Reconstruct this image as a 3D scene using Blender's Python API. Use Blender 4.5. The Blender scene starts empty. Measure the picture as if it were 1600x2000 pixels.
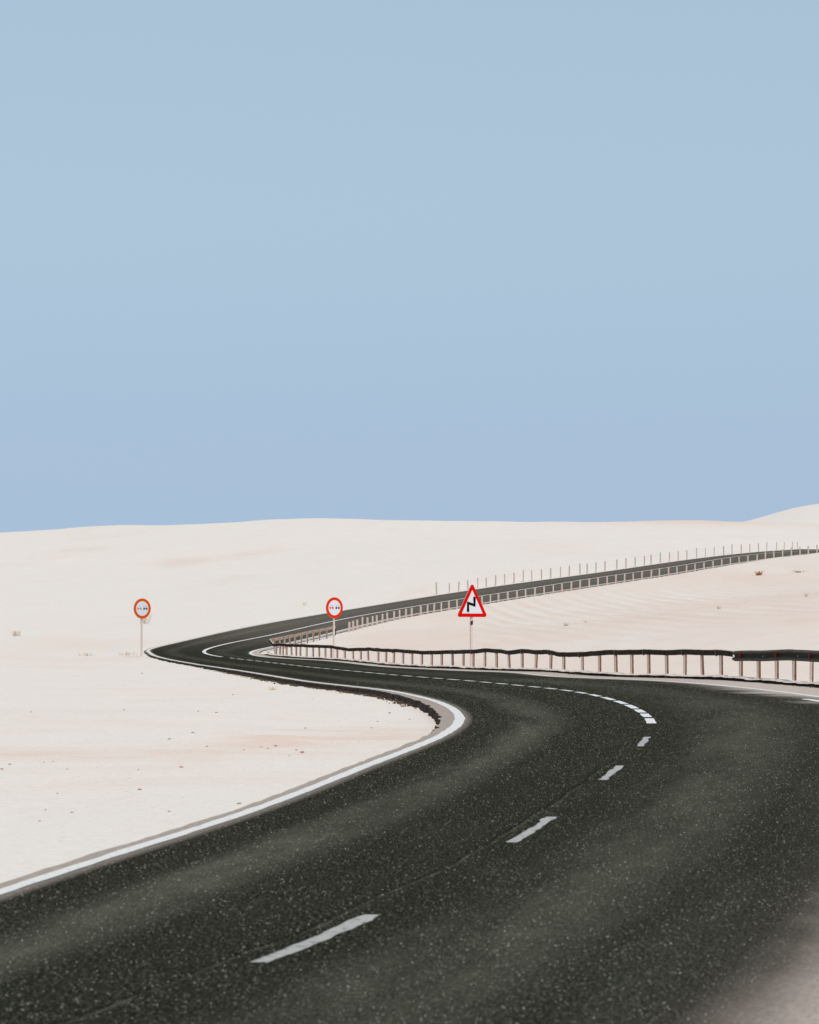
import bpy, bmesh, math, random
import numpy as np
from mathutils import Vector, Matrix

S = bpy.context.scene
COL = S.collection
random.seed(7)

# ------------------------------------------------------------------ camera
cam = bpy.data.cameras.new('camera')
cam.sensor_fit = 'HORIZONTAL'; cam.sensor_width = 36.0; cam.lens = 135.0
cam.clip_start = 0.1; cam.clip_end = 20000
camo = bpy.data.objects.new('camera', cam); COL.objects.link(camo)
camo.location = (0, 0, 1.09)
camo.rotation_euler = (math.radians(90) + math.atan(240 / 6000), 0, 0)
cam.dof.use_dof = True; cam.dof.focus_distance = 95.0; cam.dof.aperture_fstop = 14.0
S.camera = camo

# ------------------------------------------------------------------ sky and sun
SUN_EL = math.radians(68)
SUN_DIR = Vector((0.55, -0.83, 0)).normalized() * math.cos(SUN_EL) + Vector((0, 0, math.sin(SUN_EL)))
W = bpy.data.worlds.new('World'); S.world = W; W.use_nodes = True
nt = W.node_tree; nt.nodes.clear()
wo = nt.nodes.new('ShaderNodeOutputWorld'); bg = nt.nodes.new('ShaderNodeBackground')
sk = nt.nodes.new('ShaderNodeTexSky'); sk.sky_type = 'NISHITA'; sk.sun_disc = False
sk.sun_elevation = SUN_EL; sk.sun_rotation = math.atan2(SUN_DIR.x, SUN_DIR.y)
sk.altitude = 600; sk.air_density = 1.0; sk.dust_density = 1.2; sk.ozone_density = 1.5
tc = nt.nodes.new('ShaderNodeTexCoord')
mp = nt.nodes.new('ShaderNodeVectorMath'); mp.operation = 'MULTIPLY_ADD'
mp.inputs[1].default_value = (1, 1, 0.12); mp.inputs[2].default_value = (0, 0, 0.20)
nrm = nt.nodes.new('ShaderNodeVectorMath'); nrm.operation = 'NORMALIZE'
tint = nt.nodes.new('ShaderNodeMix'); tint.data_type = 'RGBA'; tint.blend_type = 'MULTIPLY'
tint.inputs[0].default_value = 1.0
sx = nt.nodes.new('ShaderNodeSeparateXYZ'); hz = nt.nodes.new('ShaderNodeMapRange'); hz.interpolation_type = 'SMOOTHSTEP'
hz.inputs[1].default_value = 0.02; hz.inputs[2].default_value = 0.15
air = nt.nodes.new('ShaderNodeMix'); air.data_type = 'RGBA'      # bluer air low down, paler and greener above
air.inputs[6].default_value = (1.13, .98, .86, 1); air.inputs[7].default_value = (1.26, 1.10, .89, 1)
nt.links.new(tc.outputs['Generated'], sx.inputs[0]); nt.links.new(sx.outputs[2], hz.inputs[0]); nt.links.new(hz.outputs[0], air.inputs[0])
nt.links.new(air.outputs[2], tint.inputs[7])
nt.links.new(tc.outputs['Generated'], mp.inputs[0]); nt.links.new(mp.outputs[0], nrm.inputs[0])
nt.links.new(nrm.outputs[0], sk.inputs[0]); nt.links.new(sk.outputs[0], tint.inputs[6])
nt.links.new(tint.outputs[2], bg.inputs[0]); nt.links.new(bg.outputs[0], wo.inputs[0])
bg.inputs[1].default_value = 0.15
SUNL = bpy.data.lights.new('sun', 'SUN'); SUNL.energy = 2.45; SUNL.angle = math.radians(0.5)
SUNL.color = (1.0, 0.93, 0.82)
suno = bpy.data.objects.new('sun', SUNL); COL.objects.link(suno)
suno.rotation_euler = SUN_DIR.to_track_quat('Z', 'Y').to_euler(); suno.location = (60, -30, 80)
S.view_settings.view_transform = 'Standard'; S.view_settings.look = 'None'
S.view_settings.exposure = 0.06; S.view_settings.gamma = 1.0; S.view_settings.use_curve_mapping = False
S.render.film_transparent = False

# ------------------------------------------------------------------ surveyed shape of the place (metres; x right, y away, z up)
# road nodes: x, y, z of the centre, width left, width right, cross fall left, cross fall right
POSTS_A=[(8.431,59.607,0.038,0.778,-0.998,-0.07),(8.303,61.221,0.038,0.773,-0.996,-0.088),(8.146,62.753,0.036,0.776,-0.994,-0.107),(7.976,64.159,0.034,0.786,-0.992,-0.124),(7.781,65.575,0.043,0.77,-0.991,-0.134),(7.561,67.008,0.054,0.752,-0.991,-0.137),(7.347,68.657,0.051,0.737,-0.991,-0.137)]
POSTS_B=[(7.103,70.429,0.053,0.752,-0.99,-0.143),(6.842,72.118,0.05,0.758,-0.988,-0.151),(6.567,73.751,0.047,0.751,-0.987,-0.159),(6.276,75.416,0.039,0.726,-0.986,-0.165),(5.937,76.714,0.037,0.726,-0.986,-0.168),(5.61,78.019,0.026,0.725,-0.985,-0.17),(5.297,79.364,0.014,0.708,-0.985,-0.171),(4.972,80.947,0.006,0.681,-0.986,-0.169),(4.635,83.132,-0.002,0.642,-0.987,-0.161),(4.265,85.699,0.007,0.622,-0.99,-0.142),(4.0,88.027,0.001,0.663,-0.992,-0.124),(3.68,90.608,-0.003,0.668,-0.993,-0.117),(3.372,92.938,-0.006,0.672,-0.993,-0.121),(3.048,94.878,-0.01,0.622,-0.992,-0.125),(2.709,96.887,-0.014,0.658,-0.992,-0.128),(2.385,98.798,-0.023,0.656,-0.992,-0.13),(2.046,100.77,-0.033,0.624,-0.991,-0.131),(1.756,102.448,-0.04,0.596,-0.991,-0.131),(1.42,104.029,-0.044,0.58,-0.991,-0.131),(1.072,105.586,-0.047,0.565,-0.991,-0.131),(0.731,107.138,-0.05,0.555,-0.991,-0.13),(0.398,108.692,-0.049,0.551,-0.992,-0.13),(0.055,110.342,-0.047,0.566,-0.991,-0.131),(-0.28,112.313,-0.05,0.578,-0.991,-0.134),(-0.629,114.53,-0.041,0.581,-0.99,-0.14),(-0.931,116.518,-0.034,0.584,-0.989,-0.147),(-1.244,118.573,-0.028,0.592,-0.988,-0.155),(-1.655,121.228,-0.019,0.602,-0.986,-0.164),(-1.994,123.492,-0.006,0.586,-0.985,-0.172),(-2.339,125.423,0.011,0.565,-0.983,-0.181),(-2.71,127.162,0.032,0.582,-0.982,-0.191),(-3.061,128.559,0.046,0.635,-0.98,-0.2),(-3.346,129.669,0.058,0.661,-0.978,-0.207),(-3.61,130.625,0.07,0.664,-0.978,-0.211),(-3.901,131.631,0.083,0.667,-0.977,-0.213),(-4.195,132.633,0.089,0.671,-0.977,-0.213),(-4.52,133.753,0.097,0.682,-0.977,-0.211),(-4.823,134.754,0.104,0.692,-0.978,-0.207),(-5.024,135.309,0.11,0.699,-0.979,-0.204),(-5.252,135.975,0.116,0.708,-0.98,-0.199),(-5.511,136.794,0.123,0.717,-0.981,-0.192),(-5.698,137.441,0.128,0.723,-0.983,-0.186),(-5.861,138.059,0.133,0.719,-0.984,-0.179),(-6.058,138.884,0.137,0.711,-0.985,-0.17),(-6.123,139.177,0.144,0.705,-0.986,-0.166),(-6.123,139.177,0.152,0.7,-0.986,-0.166)]
POSTS_C=[(-6.536,147.567,0.407,0.927,-1.0,-0.024),(-6.343,149.396,0.422,0.976,-1.0,0.006),(-6.16,151.008,0.437,1.021,-1.0,0.028),(-5.97,152.57,0.487,1.067,-0.999,0.047),(-5.776,154.161,0.539,1.117,-0.998,0.063),(-5.538,156.14,0.603,1.185,-0.997,0.083),(-5.294,158.159,0.669,1.254,-0.994,0.105),(-5.041,160.182,0.74,1.324,-0.992,0.125),(-4.781,162.196,0.814,1.388,-0.99,0.14),(-4.466,164.544,0.898,1.463,-0.988,0.151)]
BEAM_A=[(8.683,54.358,0.794,-1.0,-0.022),(8.572,57.236,0.785,-0.999,-0.046),(8.463,59.137,0.779,-0.998,-0.065),(8.324,60.995,0.773,-0.996,-0.086),(8.239,61.883,0.771,-0.995,-0.096),(8.146,62.753,0.776,-0.994,-0.107),(8.045,63.61,0.782,-0.993,-0.118),(7.938,64.453,0.788,-0.992,-0.127),(7.823,65.285,0.776,-0.991,-0.133),(7.702,66.11,0.76,-0.991,-0.136),(7.574,66.927,0.752,-0.991,-0.137),(7.451,67.828,0.744,-0.991,-0.136),(7.329,68.802,0.736,-0.991,-0.137),(7.31,68.947,0.734,-0.99,-0.138)]
BEAM_B=[(7.303,68.995,0.723,-0.99,-0.138),(7.219,69.62,0.738,-0.99,-0.14),(7.131,70.239,0.752,-0.99,-0.142),(7.04,70.854,0.754,-0.99,-0.144),(6.946,71.465,0.756,-0.989,-0.148),(6.849,72.071,0.758,-0.989,-0.151),(6.75,72.676,0.76,-0.988,-0.154),(6.647,73.283,0.758,-0.988,-0.157),(6.543,73.893,0.749,-0.987,-0.16),(6.436,74.51,0.74,-0.987,-0.162),(6.328,75.137,0.73,-0.986,-0.164),(6.209,75.67,0.726,-0.986,-0.166),(6.084,76.149,0.726,-0.986,-0.167),(5.957,76.637,0.726,-0.986,-0.168),(5.829,77.138,0.726,-0.986,-0.169),(5.7,77.653,0.726,-0.986,-0.169),(5.57,78.186,0.725,-0.985,-0.17),(5.439,78.739,0.718,-0.985,-0.17),(5.307,79.318,0.708,-0.985,-0.171),(5.175,79.93,0.699,-0.985,-0.17),(5.043,80.58,0.688,-0.985,-0.17),(4.911,81.274,0.675,-0.986,-0.169),(4.783,82.109,0.66,-0.986,-0.166),(4.655,82.993,0.644,-0.987,-0.162),(4.525,83.912,0.629,-0.988,-0.157),(4.392,84.846,0.624,-0.989,-0.149),(4.254,85.769,0.623,-0.99,-0.141),(4.123,86.917,0.644,-0.991,-0.131),(3.989,88.117,0.665,-0.992,-0.123),(3.849,89.281,0.666,-0.993,-0.119),(3.703,90.431,0.668,-0.993,-0.117),(3.552,91.586,0.67,-0.993,-0.118),(3.397,92.761,0.672,-0.993,-0.12),(3.231,93.783,0.651,-0.992,-0.123),(3.061,94.8,0.624,-0.992,-0.124),(2.887,95.834,0.633,-0.992,-0.126),(2.709,96.887,0.658,-0.992,-0.128),(2.527,97.96,0.67,-0.992,-0.129),(2.341,99.052,0.652,-0.992,-0.13),(2.151,100.163,0.634,-0.991,-0.131),(1.956,101.295,0.615,-0.991,-0.131),(1.756,102.448,0.596,-0.991,-0.131),(1.55,103.452,0.586,-0.991,-0.131),(1.338,104.394,0.577,-0.991,-0.131),(1.122,105.36,0.567,-0.991,-0.131),(0.903,106.353,0.559,-0.991,-0.131),(0.679,107.378,0.554,-0.991,-0.13),(0.451,108.441,0.549,-0.992,-0.13),(0.219,109.548,0.559,-0.992,-0.13),(-0.018,110.71,0.569,-0.991,-0.131),(-0.261,112.195,0.577,-0.991,-0.133),(-0.511,113.771,0.58,-0.991,-0.137),(-0.769,115.443,0.583,-0.99,-0.143),(-1.034,117.2,0.586,-0.989,-0.15),(-1.307,118.983,0.593,-0.988,-0.156),(-1.588,120.736,0.601,-0.987,-0.162),(-1.88,122.774,0.594,-0.986,-0.169),(-2.177,124.561,0.575,-0.984,-0.177),(-2.477,126.109,0.557,-0.983,-0.185),(-2.78,127.458,0.592,-0.981,-0.193),(-3.084,128.646,0.638,-0.98,-0.201),(-3.394,129.846,0.662,-0.978,-0.208),(-3.706,130.963,0.665,-0.977,-0.212),(-4.023,132.047,0.669,-0.977,-0.213),(-4.345,133.143,0.676,-0.977,-0.212),(-4.673,134.298,0.687,-0.978,-0.209),(-4.998,135.238,0.698,-0.979,-0.204),(-5.329,136.211,0.71,-0.98,-0.197),(-5.459,136.621,0.715,-0.981,-0.194),(-5.725,137.538,0.724,-0.983,-0.185),(-5.945,138.397,0.715,-0.984,-0.176),(-6.123,139.177,0.708,-0.986,-0.166),(-6.123,139.177,0.704,-0.986,-0.166),(-6.123,139.177,0.7,-0.986,-0.166)]
BEAM_C=[(-6.624,146.268,0.889,-0.999,-0.048),(-6.536,147.567,0.927,-1.0,-0.024),(-6.434,148.614,0.953,-1.0,-0.006),(-6.288,149.873,0.989,-1.0,0.013),(-6.066,151.791,1.043,-0.999,0.038),(-5.873,153.358,1.09,-0.999,0.055),(-5.677,154.978,1.145,-0.997,0.071),(-5.477,156.643,1.202,-0.996,0.089),(-5.273,158.328,1.259,-0.994,0.107),(-5.02,160.35,1.33,-0.992,0.126),(-4.736,162.53,1.398,-0.99,0.142),(-4.466,164.544,1.463,-0.988,0.151),(-4.212,166.409,1.523,-0.988,0.156),(-3.999,167.93,1.579,-0.988,0.157)]
LOW=[(-3.4,173.008,1.162,1.781),(-3.193,174.32,1.218,1.872),(-2.983,175.616,1.276,1.965),(-2.715,177.208,1.348,2.082),(-2.441,178.766,1.417,2.131),(-2.162,180.287,1.487,2.174),(-1.934,181.476,1.543,2.208),(-1.616,183.061,1.616,2.277),(-1.321,184.448,1.683,2.34),(-0.93,186.167,1.772,2.422),(-0.594,187.546,1.857,2.528),(-0.22,188.972,1.952,2.645),(0.127,190.211,2.04,2.752),(0.704,192.108,2.151,2.89),(1.128,193.396,2.233,2.989),(1.556,194.636,2.353,3.076),(2.024,195.936,2.483,3.169),(2.531,197.304,2.625,3.27),(3.079,198.748,2.726,3.378),(3.635,200.194,2.824,3.477),(4.199,201.656,2.924,3.577),(4.808,203.235,3.032,3.685),(5.389,204.741,3.135,3.788),(5.979,206.26,3.236,3.889),(6.653,207.977,3.352,4.005),(7.337,209.696,3.47,4.122),(7.992,211.314,3.582,4.233),(8.696,213.021,3.699,4.353),(9.41,214.728,3.817,4.488),(10.134,216.443,3.937,4.625),(10.829,218.077,4.052,4.756),(11.575,219.829,4.177,4.897),(12.291,221.513,4.296,5.02),(13.063,223.334,4.424,5.153),(13.803,225.088,4.548,5.281),(14.599,226.958,4.68,5.418),(15.36,228.713,4.822,5.54),(16.129,230.434,4.965,5.663),(16.903,232.108,5.11,5.786),(17.685,233.748,5.234,5.92),(18.523,235.472,5.367,6.064),(19.276,237.013,5.486,6.192),(20.137,238.78,5.623,6.339),(20.964,240.505,5.754,6.463),(21.857,242.41,5.896,6.596),(22.717,244.266,6.032,6.725),(23.591,246.159,6.165,6.869),(24.53,248.179,6.307,7.024),(25.427,250.083,6.442,7.172),(26.333,251.964,6.608,7.343),(27.246,253.811,6.776,7.516),(28.165,255.626,6.944,7.69),(29.148,257.526,7.111,7.878),(30.03,259.21,7.261,8.047),(30.979,261.008,7.419,8.228),(31.941,262.833,7.529,8.41),(32.92,264.711,7.641,8.594),(33.92,266.678,7.758,8.78),(34.887,268.644,7.892,8.911),(35.949,270.903,8.039,9.056),(37.059,273.424,8.147,9.18)]
UP=[(1.931,218.609,3.965,4.767),(2.871,220.934,4.102,4.859),(3.561,222.607,4.225,4.968),(4.261,224.284,4.352,5.082),(5.01,226.061,4.479,5.232),(5.691,227.66,4.594,5.371),(6.421,229.36,4.717,5.519),(7.162,231.059,4.841,5.669),(7.913,232.754,4.966,5.78),(8.673,234.436,5.091,5.892),(9.4,236.011,5.211,5.999),(10.223,237.761,5.366,6.149),(11.012,239.414,5.515,6.293),(11.856,241.159,5.675,6.448),(12.621,242.726,5.819,6.588),(13.579,244.676,5.967,6.742),(14.226,245.986,6.067,6.846),(15.021,247.587,6.19,6.974),(15.872,249.294,6.321,7.111),(16.976,251.486,6.514,7.29),(17.852,253.206,6.655,7.429),(18.739,254.925,6.797,7.569),(19.635,256.638,6.94,7.711),(20.288,257.873,7.045,7.825),(21.203,259.589,7.191,7.986),(22.129,261.324,7.339,8.147),(23.015,262.987,7.469,8.275),(23.914,264.683,7.601,8.404),(24.935,266.629,7.752,8.552),(25.864,268.427,7.883,8.688),(26.811,270.299,8.017,8.828),(27.896,272.532,8.172,8.99),(28.839,274.592,8.297,9.113),(29.949,277.236,8.448,9.262),(31.071,280.26,8.606,9.42),(32.298,284.061,8.768,9.564),(33.597,288.715,8.952,9.733),(35.397,296.117,9.223,9.991),(37.104,304.038,9.498,10.258),(39.632,317.804,9.909,10.705),(44.021,348.315,10.789,11.663),(44.021,348.315,10.822,11.698),(44.021,348.315,10.856,11.733),(44.021,348.315,10.887,11.762)]
DASH=[(19.25,21.25),(25.25,27.75),(32.25,35.0),(39.25,42.25),(47.0,49.75),(49.75,52.25),(52.0,54.5),(54.5,57.5),(57.5,60.25),(60.5,63.25),(63.5,66.0),(66.0,68.25),(68.5,70.5),(70.75,72.5),(73.0,74.5),(75.0,76.75),(77.0,78.75),(79.25,81.0),(81.25,83.0),(83.5,85.25),(85.75,87.25),(87.75,89.75),(90.0,92.0),(92.5,94.25),(94.75,97.25),(97.75,100.25),(101.0,103.75),(104.25,106.75),(107.25,110.0),(110.25,112.75),(113.25,116.25),(116.5,119.0),(119.75,122.0),(123.0,125.0),(125.75,128.25),(128.5,130.75),(131.0,133.25),(133.75,136.0),(136.5,138.5),(139.0,141.0),(141.75,143.25)]
NODES=[(-5.679,-8.394,-0.0,1.299,1.67,-0.001,0.001),(-2.957,0.606,-0.0,1.389,1.67,-0.001,0.001),(-0.639,9.606,-0.0,1.479,1.67,-0.001,0.001),(-0.292,11.245,-0.0,1.634,1.684,-0.001,0.001),(0.042,13.021,-0.0,1.774,1.719,-0.001,0.001),(0.813,18.112,-0.0,1.899,1.919,-0.001,0.001),(1.695,25.158,-0.0,2.092,2.296,-0.001,0.001),(2.503,32.513,-0.0,2.214,2.742,-0.001,0.001),(2.885,36.653,-0.0,2.342,2.991,-0.002,0.002),(3.116,40.056,0.0,2.465,3.281,-0.003,0.003),(3.31,44.479,0.0,2.655,3.614,-0.004,0.006),(3.404,51.2,0.0,2.972,3.66,-0.005,0.006),(3.261,57.271,0.0,3.247,3.669,-0.007,0.007),(2.841,62.576,0.0,3.365,3.723,-0.008,0.01),(2.363,66.243,0.0,3.443,3.749,-0.009,0.013),(1.738,70.677,0.001,3.562,3.639,-0.01,0.012),(1.075,74.825,0.001,3.604,3.47,-0.009,0.007),(0.359,79.0,0.001,3.519,3.423,-0.006,0.004),(-0.632,85.097,-0.002,3.314,3.674,-0.005,0.009),(-1.417,91.415,-0.012,3.304,3.525,-0.003,0.003),(-2.55,100.314,-0.029,3.339,3.201,0.002,-0.002),(-3.481,107.368,-0.034,3.367,2.974,0.004,-0.006),(-4.441,114.508,-0.026,3.401,2.909,0.003,-0.005),(-5.564,121.674,0.001,3.31,3.037,0.002,-0.002),(-6.702,127.82,0.044,3.197,2.867,0.003,-0.003),(-8.433,135.967,0.135,2.8,2.062,0.009,-0.014),(-9.43,142.133,0.237,2.553,2.103,0.007,-0.008),(-9.798,147.186,0.344,2.693,2.402,0.003,-0.003),(-9.713,153.132,0.495,2.829,2.882,-0.001,0.001),(-9.25,158.953,0.671,2.973,3.093,-0.003,0.003),(-7.753,169.348,1.06,3.462,2.967,-0.001,0.002),(-5.793,181.118,1.615,3.528,2.922,-0.0,0.001),(-3.204,192.346,2.259,3.331,3.002,-0.001,0.002),(0.096,202.48,2.925,3.326,3.326,0.001,-0.001),(3.716,211.972,3.588,3.566,3.409,0.004,-0.004),(8.83,224.321,4.484,3.697,3.484,0.008,-0.006),(12.016,232.442,5.077,3.372,3.779,0.006,-0.008),(16.41,242.254,5.827,3.109,4.064,0.006,-0.009),(22.645,254.537,6.861,3.145,3.644,0.003,-0.004),(27.78,265.948,7.797,2.341,4.336,0.004,-0.012),(32.362,275.514,8.43,2.382,4.341,0.005,-0.012),(37.977,291.446,9.075,3.086,3.958,0.011,-0.015),(42.577,310.805,9.689,3.6,3.547,0.016,-0.015),(48.498,349.23,10.769,3.819,3.454,0.02,-0.017)]
HILL=[(-96.0,480.0,15.885),(-80.0,480.0,16.125),(-64.0,480.0,16.765),(-60.0,480.0,16.845),(-56.0,480.0,17.286),(-52.0,480.0,17.847),(-47.2,480.0,18.167),(-41.6,480.0,18.207),(-36.8,480.0,18.047),(-32.4,480.0,17.927),(-28.0,480.0,18.447),(-22.4,480.0,19.008),(-16.0,480.0,19.288),(-11.2,480.0,19.248),(-3.2,480.0,18.928),(2.4,480.0,18.768),(10.4,480.0,18.848),(19.2,480.0,18.648),(28.0,480.0,18.567),(36.0,480.0,18.808),(40.8,480.0,19.008),(45.6,480.0,18.928),(51.2,480.0,18.688),(56.0,480.0,18.567),(60.8,480.0,18.287),(64.0,480.0,18.207),(76.0,480.0,17.887),(96.0,480.0,18.688),(-27.5,150.0,0.092),(-19.6,147.0,0.087),(-16.17,147.0,0.112),(-26.667,200.0,1.922),(-20.667,200.0,2.022),(-36.667,200.0,1.922),(-40.0,300.0,6.585),(-27.5,300.0,6.585),(-55.0,300.0,6.585),(-16.0,320.0,7.485),(-53.333,400.0,12.085),(-33.333,400.0,12.952),(-13.333,400.0,13.619),(6.667,400.0,13.619),(27.333,410.0,14.343),(49.0,420.0,14.946),(0.0,330.0,9.335),(17.5,350.0,11.002),(37.0,370.0,12.618),(60.0,400.0,13.752)]
FAR_DUNE=[(82.167,850.0,30.125),(90.667,850.0,32.253),(96.333,850.0,33.671),(102.0,850.0,35.374),(107.667,850.0,36.793),(113.333,850.0,37.644),(120.417,850.0,37.928),(130.333,850.0,37.219),(148.75,850.0,33.671),(162.917,850.0,30.125)]
STONES=[(-3.776,29.074,0.013),(-3.676,27.766,0.012),(-3.069,27.606,0.008),(-2.422,27.487,0.008),(-2.088,28.134,0.017),(-2.125,24.249,0.015),(-2.764,24.187,0.007),(-2.607,22.069,0.007),(-2.348,21.427,0.01),(-1.64,21.004,0.009),(-1.212,21.892,0.013),(-2.441,20.335,0.006),(-4.817,51.87,0.016),(-6.211,50.499,0.015),(-4.335,50.233,0.015),(-3.467,50.499,0.015),(-3.031,48.327,0.022),(-3.686,64.258,0.019),(-3.585,58.726,0.009),(-1.613,33.446,0.01),(-1.516,32.928,0.01),(-1.472,33.801,0.015),(-1.194,32.536,0.01),(-1.099,31.569,0.019),(-1.737,32.261,0.01),(-2.712,34.784,0.016),(-2.584,36.722,0.017),(-2.174,33.041,0.015),(-3.48,29.297,0.009),(-3.401,29.387,0.009),(-9.952,87.93,0.013),(-5.399,47.724,0.014),(-1.326,19.468,0.009),(-8.734,100.418,0.03),(-0.312,48.044,0.022),(-0.45,43.654,0.013),(0.0,44.744,0.013),(-1.351,40.0,0.018),(-1.202,32.703,0.01),(-1.101,31.691,0.019),(-1.513,32.852,0.01),(-1.466,33.781,0.015),(-0.501,40.681,0.012),(-1.008,43.921,0.007),(-1.196,30.609,0.009),(-1.855,58.666,0.009)]
# ------------------------------------------------------------------ helpers
def cspline(s, y, q):
    n = len(s); hh = np.diff(s); A = np.eye(n); b = np.zeros((n,) + y.shape[1:])
    for i in range(1, n - 1):
        A[i, i-1] = hh[i-1]; A[i, i] = 2 * (hh[i-1] + hh[i]); A[i, i+1] = hh[i]
        b[i] = 6 * ((y[i+1] - y[i]) / hh[i] - (y[i] - y[i-1]) / hh[i-1])
    M = np.linalg.solve(A, b); k = np.clip(np.searchsorted(s, q) - 1, 0, n - 2)
    h = hh[k][:, None]; t = (q - s[k])[:, None]; u = (s[k+1] - q)[:, None]
    return M[k]*u**3/(6*h) + M[k+1]*t**3/(6*h) + (y[k]/h - M[k]*h/6)*u + (y[k+1]/h - M[k+1]*h/6)*t

def hash2(ix, iy, seed):
    ix = ix.astype(np.int64); iy = iy.astype(np.int64)
    n = (ix * 374761393 + iy * 668265263 + seed * 982451653) & 0xffffffff
    n = ((n ^ (n >> 13)) * 1274126177) & 0xffffffff
    n = (n ^ (n >> 16)) & 0xffffff
    return n / float(0xffffff)

def vnoise(x, y, seed=0):            # value noise, -1..1
    x = np.asarray(x, float); y = np.asarray(y, float)
    ix = np.floor(x); iy = np.floor(y); fx = x - ix; fy = y - iy
    fx = fx*fx*fx*(fx*(fx*6-15)+10); fy = fy*fy*fy*(fy*(fy*6-15)+10)
    a = hash2(ix, iy, seed); b = hash2(ix+1, iy, seed); c = hash2(ix, iy+1, seed); d = hash2(ix+1, iy+1, seed)
    return ((a*(1-fx)+b*fx)*(1-fy) + (c*(1-fx)+d*fx)*fy)*2 - 1

def fbm(x, y, seed=0, oct=4):
    r = 0; a = 1; t = 0
    for k in range(oct):
        r = r + a*vnoise(np.asarray(x)*2**k + 17.3*k, np.asarray(y)*2**k - 9.1*k, seed+k); t += a; a *= .5
    return r / t

def sstep(x, a, b):
    t = np.clip((x - a) / (b - a), 0, 1); return t*t*(3-2*t)

def link(o, parent=None):
    COL.objects.link(o)
    if parent is not None: o.parent = parent
    return o

def tag(o, label=None, cat=None, group=None, kind=None):
    if label: o['label'] = label
    if cat: o['category'] = cat
    if group: o['group'] = group
    if kind: o['kind'] = kind
    return o

def mesh_obj(name, verts, faces, mats, parent=None, smooth=False, mi=None):
    me = bpy.data.meshes.new(name); me.from_pydata([tuple(v) for v in verts], [], faces); me.update()
    for m in (mats if isinstance(mats, (list, tuple)) else [mats]): me.materials.append(m)
    if mi is not None: me.polygons.foreach_set('material_index', mi)
    if smooth: me.polygons.foreach_set('use_smooth', [True]*len(me.polygons))
    return link(bpy.data.objects.new(name, me), parent)

def bm_obj(name, bm, mats, parent=None, smooth=False):
    me = bpy.data.meshes.new(name); bm.normal_update(); bm.to_mesh(me); bm.free()
    for m in (mats if isinstance(mats, (list, tuple)) else [mats]): me.materials.append(m)
    if smooth: me.polygons.foreach_set('use_smooth', [True]*len(me.polygons))
    return link(bpy.data.objects.new(name, me), parent)

def grid_obj(name, V, mats, smooth=True, attrs=None, uv=None):
    """V: (rows, cols, 3) array -> quad grid mesh"""
    r, c = V.shape[:2]
    idx = np.arange(r*c).reshape(r, c)
    q = np.stack([idx[:-1, :-1], idx[:-1, 1:], idx[1:, 1:], idx[1:, :-1]], -1).reshape(-1, 4)
    me = bpy.data.meshes.new(name)
    me.vertices.add(r*c); me.vertices.foreach_set('co', V.reshape(-1).astype(np.float32))
    me.loops.add(q.size); me.loops.foreach_set('vertex_index', q.reshape(-1).astype(np.int32))
    me.polygons.add(len(q)); me.polygons.foreach_set('loop_start', np.arange(0, q.size, 4, dtype=np.int32))
    me.polygons.foreach_set('loop_total', np.full(len(q), 4, dtype=np.int32))
    me.update(calc_edges=True); me.validate()
    for m in (mats if isinstance(mats, (list, tuple)) else [mats]): me.materials.append(m)
    me.polygons.foreach_set('use_smooth', np.full(len(q), smooth))
    for k, a in (attrs or {}).items():
        at = me.attributes.new(k, 'FLOAT', 'POINT'); at.data.foreach_set('value', a.reshape(-1).astype(np.float32))
    if uv is not None:
        l = me.uv_layers.new(name='uv'); l.data.foreach_set('uv', uv.reshape(-1, 2)[q.reshape(-1)].reshape(-1).astype(np.float32))
    return link(bpy.data.objects.new(name, me))

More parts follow.
